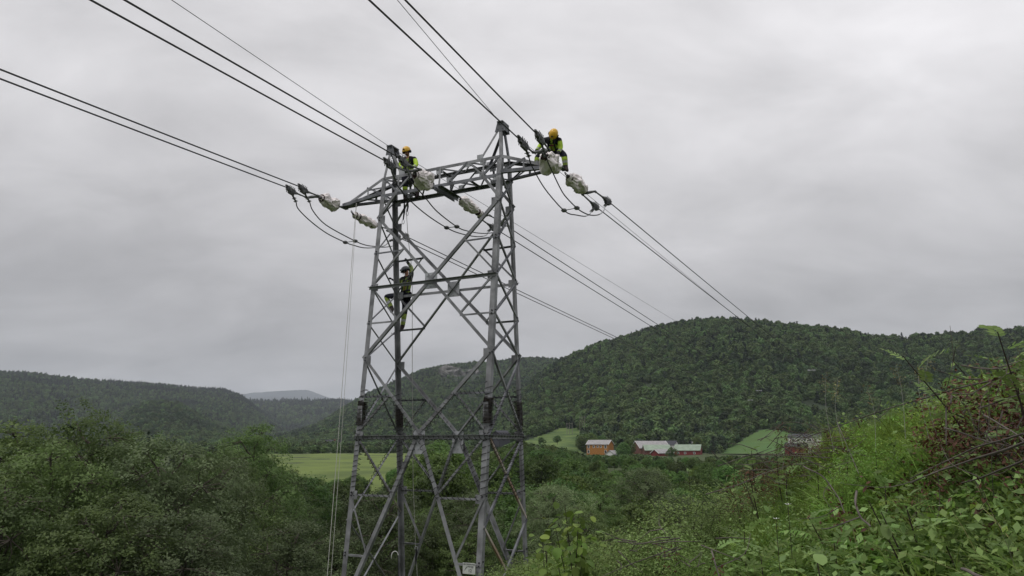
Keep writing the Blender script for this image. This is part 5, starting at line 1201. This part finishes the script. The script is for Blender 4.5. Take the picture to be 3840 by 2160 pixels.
def sapling(name, label, base, hgt, leaves, nl, kind='rowan', lean=(0, 0), stems=1, lsc=1.0, seed=0):
    rg = np.random.default_rng(seed + 900); root = empty(name, tuple(base), label=label, cat='sapling'); 
    for sN in range(stems):
        top = np.array([lean[0] + rg.normal() * .10 * hgt, lean[1] + rg.normal() * .10 * hgt, hgt * (1 if sN == 0 else rg.uniform(.7, .95))]); p0 = np.array([rg.normal() * .02, rg.normal() * .02, -.05])
        pts = smooth_path([p0, p0 * .5 + top * .45 + np.array([rg.normal() * .02, rg.normal() * .02, 0]) + np.array([-lean[0] * .25, -lean[1] * .25, .05 * hgt]), top], 6); m = MB(); m.tube(pts, np.linspace(.0085, .0025, len(pts)), 5); m.obj('stem', M['twigd'], root)
        for k in range(nl // stems):
            t = .30 + .70 * (k + .5) / (nl // stems) if kind == 'rowan' else .42 + .58 * rg.random(); f = t * (len(pts) - 1); i = min(int(f), len(pts) - 2); p = pts[i] + (pts[i + 1] - pts[i]) * (f - i); a_ = k * 2.4 + rg.uniform(-.4, .4)
            if kind == 'rowan': put_leaf(root, leaves[k % len(leaves)], p, a_, rg.uniform(.1, .8) + .4 * (t > .85), rg.uniform(-.4, .4), lsc * rg.uniform(.75, 1.2))
            else:
                q = p + np.array([math.cos(a_), math.sin(a_), rg.uniform(-.2, .5)]) * rg.uniform(.03, .27) * (1.2 - .5 * t); 
                put_leaf(root, leaves[k % len(leaves)], q, a_ + rg.uniform(-.5, .5), rg.uniform(-1.2, .3), rg.uniform(-.7, .7), lsc * rg.uniform(.7, 1.25))
    return root
D_ = 3840 / 2576
rw = [ # u, v of the top on the 2576 wide picture, height, leaves, leaf scale, lean x, label
 (1728,1165,.85,10,1.0,0,'rowan sapling with bright top standing highest above the pale scrub'),
 (1690,1212,.6,8,.9,-.05,'small yellow green rowan shoot at the left end of the pale scrub'),
 (1800,1205,.55,8,.9,.05,'low rowan shoot between the pale scrub and the pasture'),
 (1848,1150,.7,9,1.0,0,'rowan sapling below the bright pasture'),
 (1905,1112,.75,9,.9,0,'pale tipped rowan sapling against the bright pasture'),
 (1960,1122,.6,9,1.0,.05,'rowan sapling just left of the crimson barn'),
 (1965,1165,.5,8,1.1,0,'rowan shoot under the dead brown twigs'),
 (2050,1150,.5,8,1.0,0,'yellow green rowan shoot on the brushwood heap'),
 (2120,1120,.5,8,.9,0,'rowan shoot at the upper edge of the grass slope'),
 (2440,862,.95,8,1.15,-.30,'rowan sapling arching left over the dead brown leaves, against the forest'),
 (2545,812,1.05,10,1.2,-.2,'tallest rowan sapling reaching above the hill at the right picture edge'),
 (2530,905,.8,9,1.0,-.1,'rowan sapling rising out of the dead brown leaves'),
 (2395,935,.6,7,.9,-.1,'thin rowan shoot beside the tall dry grass heads'),
 (2560,1040,.6,8,1.1,-.1,'rowan shoot in the brown leaves at the right edge'),
 (1760,1340,.55,8,1.15,.1,'dark green rowan shoot in front of the fallen branch'),
 (1855,1310,.6,9,1.25,.1,'rowan sapling with pale undersides leaning right'),
 (1900,1395,.4,8,1.2,0,'rowan shoot near the bottom, left of the grass tussock'),
 (1990,1410,.35,7,1.1,0,'small grey green rowan shoot at the bottom edge'),
 (2110,1330,.45,8,1.35,-.05,'rowan shoot with big pale leaflets right of the tussock'),
 (2060,1300,.4,7,1.1,-.1,'yellowish rowan shoot behind the pale leafed one'),
 (2170,1400,.32,7,1.35,0,'rowan leaves with large oval leaflets at the bottom edge'),
 (2310,1235,.65,9,1.2,-.05,'rowan sapling with greyish leaflets over the brown stump'),
 (2345,1400,.3,8,1.1,0,'dense small rowan shoot low at the bottom right'),
 (2420,1330,.42,9,1.15,0,'fresh green rowan shoot right of the tall thin stem'),
 (2500,1280,.45,9,1.15,0,'fresh green rowan shoot near the right edge'),
 (2545,1380,.35,8,1.1,0,'rowan shoot in the lower right corner'),
 (2220,1180,.5,7,.9,0,'thin rowan shoot in the middle of the grass slope'),
 (2330,1060,.5,8,.9,0,'pale leaved rowan shoot at the top of the grass slope'),
 (1640,1270,.6,9,.9,0,'yellow green rowan shoot in the scrub right of the pylon'),
]
for k, (u, v, hg, nl, ls, lean, lb) in enumerate(rw):
    p, r, hh = stand(u * D_, v * D_, hg); hh = float(np.clip(hh, .25, 1.3)); hh = hh - (.07 if hh > .4 else 0); sapling('rowan_sapling', lb, p, hh, RL, nl + 2, 'rowan', (lean, 0), 1, ls * .74, k)
p, r, hh = stand(1445 * D_, 1262 * D_, .95, 3.6, 6.5); sapling('aspen_sapling', 'young aspen with round yellow green leaves and dark stems, just right of the pylon foot', p, hh, AL, 230, 'aspen', (.0, 0), 6, 1.0, 50)
p, r, hh = stand(1370 * D_, 1330 * D_, .7, 4, 7); sapling('aspen_sapling', 'smaller aspen shoot left of the big young aspen', p, hh, AL, 80, 'aspen', (-.05, 0), 3, .85, 51)
p, r, hh = stand(2290 * D_, 1262 * D_, .55, 2.2, 4); sapling('broadleaf_sapling', 'sapling with drooping bluish green oval leaves over a brown leaf clump', p, hh, BL, 26, 'aspen', (-.1, 0), 2, 1.0, 52)
p, r, hh = stand(2040 * D_, 1400 * D_, .4, 2.0, 3.2); sapling('broadleaf_sapling', 'broad leaved shoot cut by the bottom edge', p, hh, BL, 22, 'aspen', (0, 0), 2, 1.05, 53)
p, r, hh = stand(1905 * D_, 1195 * D_, .6, 4, 8); sapling('broadleaf_sapling', 'small broadleaf shoot among the grey twigs of the heap', p, hh, BL, 26, 'aspen', (0, 0), 2, .8, 54)
# willow and birch scrub on the bank
SB = []
for i in range(4):
    me, Lb, cc = crown_mesh('foliage', 600 + i, .5, .9, 9, 420, 11, .0125, L[('scrub', 'herb', 'scrub', 'scrub')[i]], ('round', 'loose')[i % 2], .12, .2, up=.1); tm = trunk_mesh('stem', 60 + i, .5, .9, .2, Lb, cc, .016, M['twigd'], 8, 40, 4); SB.append((me, tm, float(max(c[2] + s[2] for c, s in Lb)), .5))
sh = [(1330,1395,.8,0,'grey green willow scrub at the foot of the far right leg'),(1395,1410,.6,1,'light green scrub left of the young aspen'),(1500,1345,.8,3,'willow scrub directly behind the young aspen'),(1560,1335,.8,0,'small leaved willow shrub right of the young aspen'),
      (1610,1340,.8,2,'dark green small leaved shrub between two willow shrubs'),(1650,1312,.8,3,'willow shrub below the yellow green rowan shoot'),(1560,1390,.6,3,'pale small leaved shrub low in front, right of the aspen'),(1690,1330,.7,0,'grey green shrub with dead twigs in front'),
      (1640,1410,.5,1,'fresh green low shrub at the bottom edge'),(1755,1225,.8,0,'pale leaved shrub at the start of the brushwood'),(1800,1260,.6,3,'greyish shrub inside the brushwood heap'),(1480,1420,.5,1,'low shrub under the young aspen'),(1860,1215,.6,2,'low dark shrub inside the brushwood heap'),
      (1740,1390,.5,1,'light green low shrub near the bottom centre'),(1270,1425,.7,3,'willow scrub between the right pylon legs'),(2200,1105,.55,1,'bright green shrub on the crest of the grass slope'),(2370,1010,.6,1,'bright green shrub below the long dead stem'),(1660,1262,.8,2,'shrub standing before the dark wood, right of the pale bush tree')]
for u, v, hg, k, lb in sh:
    p, r, hh = stand(u * D_, v * D_, hg, 3.2, 13); me, tr, Hc, R = SB[k]; s_ = float(np.clip(hh, .35, 1.2)) / Hc; e = empty('shrub', tuple(p), rng.uniform(0, 6), label=lb, cat='shrub'); e.scale = (s_ * 1.25, s_ * 1.25, s_); obj('foliage', me, e); obj('stem', tr, e)
# brushwood: dead shrubs with brown leaves, grey stems
DB = []
for i in range(3):
    me, Lb, cc = crown_mesh('dead_leaves', 650 + i, .38, .62, 9, 260, 8, .0125, L['brown'], 'round', .10, .3, up=-.3, aspect=.42); tm = trunk_mesh('twigs', 80 + i, .38, .62, .1, Lb, cc, .012, M['twig'], 8, 70, 4); DB.append((me, tm, .62))
db = [(2520,880,.8,'dead shrub with brown leaves in front of the hill at the right edge'),(2565,900,.8,'dead brown shrub cut by the right edge, upper one'),(2450,960,.7,'dead brown shrub where the long grey stem ends'),(2540,1000,.6,'dense dead brown leaves at the right edge, middle'),
      (2010,1090,.45,'brown dead leaves on the twig heap before the white villa'),(2075,1075,.5,'tall brown leaf clump on the twig heap'),
      (1950,1130,.4,'dark brown leaves below the crimson barn'),(1890,1165,.4,'brown leaves in the brushwood left of the barn'),(2120,1065,.4,'brown leaf clump right of the twig heap'),(2255,1345,.38,'dark brown hanging leaf bundle like a stump, low on the right'),(2200,1290,.3,'small dark brown leaf bundle under the drooping sapling'),(1665,1375,.25,'tiny dark brown leaf bundle near the bottom centre'),(2360,1200,.4,'reddish brown leaves under the crossing sticks'),(1840,1235,.35,'faded brown leaves at the end of the fallen branch')]
for k, (u, v, hg, lb) in enumerate(db):
    p, r, hh = stand(u * D_, v * D_, hg); me, tr, Hc = DB[k % 3]; s_ = float(np.clip(hh, .25, .95)) / (Hc + .12); e = empty('dead_shrub', tuple(p), rng.uniform(0, 6), label=lb, cat='dead shrub'); w_ = s_ * (.55 if 'bundle' in lb else 1.15); e.scale = (w_, w_, s_); c = obj('dead_leaves', me, e); obj('twigs', tr, e)
def stick(pts, r0, r1, label, name='dead_branch', side=6, seed=0):
    "pts: u, v on the 2576 wide picture and distance"
    rg = np.random.default_rng(seed); P_ = []
    for u, v, dd in pts: d = ray(u * D_, v * D_); P_.append(d / math.hypot(d[0], d[1]) * dd)
    pp = smooth_path(P_, 5); root = empty(name, tuple(P_[0]), label=label, cat='branch'); b0 = P_[0]
    wv = [np.array([0, 0, .002 * math.sin(i * .9 + seed)]) for i in range(len(pp))]
    m = MB(); m.tube([q - b0 + w_ for q, w_ in zip(pp, wv)], np.linspace(r0 * .5, r1 * .5, len(pp)), 6); m.obj('stem', M['twig'], root)
    for k in range(side):
        i = rg.integers(2, len(pp) - 2); p = pp[i] - b0; q = p + np.array([rg.normal() * .16, rg.normal() * .1, rg.normal() * .14 + .02]); m = MB(); m.tube(smooth_path([p, (p + q) / 2 + rg.normal(size=3) * .02, q], 4), np.linspace(r1 * .45, r1 * .2, 9), 4); m.obj('twig', M['twig'], root)
        if k % 2 == 0:
            Pc = (q if k % 4 else p) + rg.normal(size=(16, 3)) * [.02, .02, .045] - [0, 0, .05]; V, F_ = leaf_cards(Pc, .013, None, rg, .35, -.2); obj('dead_leaves', mesh_np('dead_leaves', V, F_, L['brown'], {'v': np.repeat(rg.random(16), 4)}), root, kind='stuff')
    return root
stick([(2570, 928, 4.6), (2490, 958, 4.9), (2380, 985, 5.5), (2200, 1040, 6.8), (1985, 1115, 8.3)], .013, .007, 'long grey dead stem slanting across the crest of the bank', side=12, seed=1)
stick([(2576, 1092, 3.2), (2480, 1118, 3.5), (2400, 1150, 3.9), (2290, 1205, 4.3)], .009, .005, 'upper one of the grey sticks at the right edge', side=5, seed=2)
stick([(2580, 1112, 3.0), (2470, 1150, 3.4), (2380, 1178, 3.8), (2290, 1215, 4.1)], .010, .005, 'second grey stick at the right edge, just under the upper one', side=4, seed=3)
stick([(2580, 1155, 2.8), (2500, 1190, 3.0), (2420, 1215, 3.3)], .008, .004, 'lowest grey stick at the right edge', side=4, seed=4)
stick([(1775, 1243, 6.0), (1850, 1222, 6.0), (1920, 1192, 6.2), (2010, 1165, 6.5), (2100, 1170, 6.4)], .010, .004, 'fallen grey branch lying across the brushwood heap', side=10, seed=5)
stick([(2375, 1076, 4.0), (2460, 1102, 3.7), (2560, 1130, 3.4)], .007, .004, 'thin grey stick sloping down to the right above the crossing sticks', side=3, seed=6)
stick([(2475, 1045, 3.8), (2530, 1075, 3.5), (2580, 1110, 3.3)], .007, .004, 'pale thin stick sloping down at the right edge', side=2, seed=7)
stick([(2155, 1237, 3.4), (2152, 1265, 3.3), (2165, 1300, 3.2), (2190, 1325, 3.1)], .010, .007, 'curved grey dead stem standing in the grass slope', side=1, seed=8)
stick([(2105, 1060, 7.0), (2130, 1120, 6.0), (2160, 1190, 5.0)], .006, .004, 'thin bare twig at the left of the grass slope', side=4, seed=9)
stick([(2020, 1172, 4.4), (2070, 1200, 4.2), (2105, 1245, 4.0), (2125, 1290, 3.8)], .008, .005, 'dark bent stem in front of the grass tussock', side=3, seed=10)
stick([(1640, 1368, 4.8), (1700, 1362, 4.8), (1760, 1362, 4.9)], .008, .004, 'grey fallen branch in the low shrubs near the bottom centre', side=4, seed=11)
stick([(1790, 1385, 3.2), (1800, 1420, 3.1), (1812, 1460, 3.0)], .007, .005, 'pale upright dead twig at the bottom edge', side=1, seed=12)
stick([(2420, 1432, 2.3), (2455, 1445, 2.25), (2490, 1465, 2.2)], .009, .008, 'pale stick end at the bottom right', side=0, seed=13)
stick([(1925, 1085, 8.6), (1990, 1062, 8.4), (2070, 1078, 8.0), (2150, 1090, 7.6)], .006, .003, 'thin dead twig arching over the white villa', side=6, seed=14)
stick([(1960, 1130, 8.2), (2040, 1090, 7.8), (2110, 1070, 7.4)], .007, .003, 'dead twig crossing in front of the crimson barn', side=6, seed=15)
stick([(1900, 1150, 7.6), (1990, 1120, 7.5), (2090, 1108, 7.2), (2180, 1095, 7.0)], .009, .004, 'grey stem on top of the twig heap', side=8, seed=16)
rg_ = np.random.default_rng(5)
TW = MB()
for k in range(90):                                        # tangle of fine grey twigs in the brushwood heaps
    u, v, dd = random.choice([(rg_.uniform(1780, 2150), rg_.uniform(1120, 1210), 6.6), (rg_.uniform(1900, 2200), rg_.uniform(1085, 1130), 7.6), (rg_.uniform(2380, 2600), rg_.uniform(900, 1200), 4.2), (rg_.uniform(1550, 1800), rg_.uniform(1330, 1430), 4.9)])
    d = ray(u * D_, v * D_); p = d / math.hypot(d[0], d[1]) * dd; q = p + np.array([rg_.normal() * .22, rg_.normal() * .12, rg_.normal() * .10]); TW.tube([p, (p + q) / 2 + rg_.normal(size=3) * .02, q], [.004, .003, .0015], 4, cap=False)
TW.obj('brushwood', M['twig'], kind='stuff', label='tangle of fine grey twigs in the brushwood heaps', cat='brushwood')
# tall dry grass heads standing against the forest
for k, (u, v0, v1, dd, bend) in enumerate(((2078, 935, 1060, 6.8, .10), (2108, 950, 1070, 6.6, .16), (2255, 920, 1010, 5.6, -.05), (2312, 915, 1000, 5.2, .08), (2335, 900, 1000, 5.0, .15), (2182, 970, 1050, 6.0, -.08))):
    d0, d1 = ray(u * D_, v0 * D_), ray((u + 12) * D_, v1 * D_); t0 = d0 / math.hypot(d0[0], d0[1]) * dd; b0 = d1 / math.hypot(d1[0], d1[1]) * dd; b0[2] -= .25
    e = empty('grass_stalk', tuple(b0), label=f'tall dry grass head {["left of all, against the forest", "with spreading head, next to the leftmost", "with brown seeds above the long stem", "beside the brown seeded one", "tallest, left of the arching rowan", "thin bent, right of the spreading one"][k]}', cat='grass')
    top = t0 - b0; m = MB(); pts = smooth_path([np.zeros(3), top * .5 + np.array([-bend * .3, 0, .04]), top], 8); m.tube(pts, np.linspace(.0018, .0009, len(pts)), 4); m.obj('stalk', M['rope'], e)
    Pc = np.array([pts[int(len(pts) * t) - 1] + rg_.normal(size=3) * .018 for t in rg_.uniform(.72, 1, 60)]); V, F_ = leaf_cards(Pc, .009, None, rg_, .35); obj('seed_head', mesh_np('seed_head', V, F_, L['straw'], {'v': np.repeat(rg_.random(60), 4)}), e)
for k, (u, v, c_) in enumerate(((1982, 1270, 'white'), (1952, 1306, 'white'))):
    d = ray(u * D_, v * D_); p = d / math.hypot(d[0], d[1]) * 3.9; m = MB()
    for q in range(6): a_ = q * 1.047; m.add([(0, 0, 0), (.012 * math.cos(a_ - .3), .012 * math.sin(a_ - .3), .004), (.02 * math.cos(a_), .02 * math.sin(a_), .006), (.012 * math.cos(a_ + .3), .012 * math.sin(a_ + .3), .004)], [(0, 1, 2, 3)])
    e = empty('flower', tuple(p), label=['small white flower on the grass tussock', 'tiny white flower left below the other one'][k], cat='flower'); m.obj('petals', M['white'], e); m = MB(); m.tube([(0, 0, -.25), (0, 0, 0)], .0015, 4); m.obj('stem', M['twigd'], e)
# ------------------------------------------------------------------ haze
zt = 760.0
b = MB(); b.box((0, 3000, (zt - 70) / 2), (24000, 23000, zt + 70))
me = b.mesh('haze', []); hz = bpy.data.materials.new('haze'); hz.use_nodes = True; t = hz.node_tree; t.nodes.clear()
pv = t.nodes.new('ShaderNodeVolumePrincipled'); pv.inputs['Density'].default_value = 0.8e-4; pv.inputs['Color'].default_value = (.80, .86, .97, 1); pv.inputs['Anisotropy'].default_value = .1
ou = t.nodes.new('ShaderNodeOutputMaterial'); t.links.new(pv.outputs[0], ou.inputs['Volume']); me.materials.append(hz)
obj('haze', me, kind='stuff', label='thin moist haze over the valley', cat='haze')
print('objects', len(bpy.data.objects))
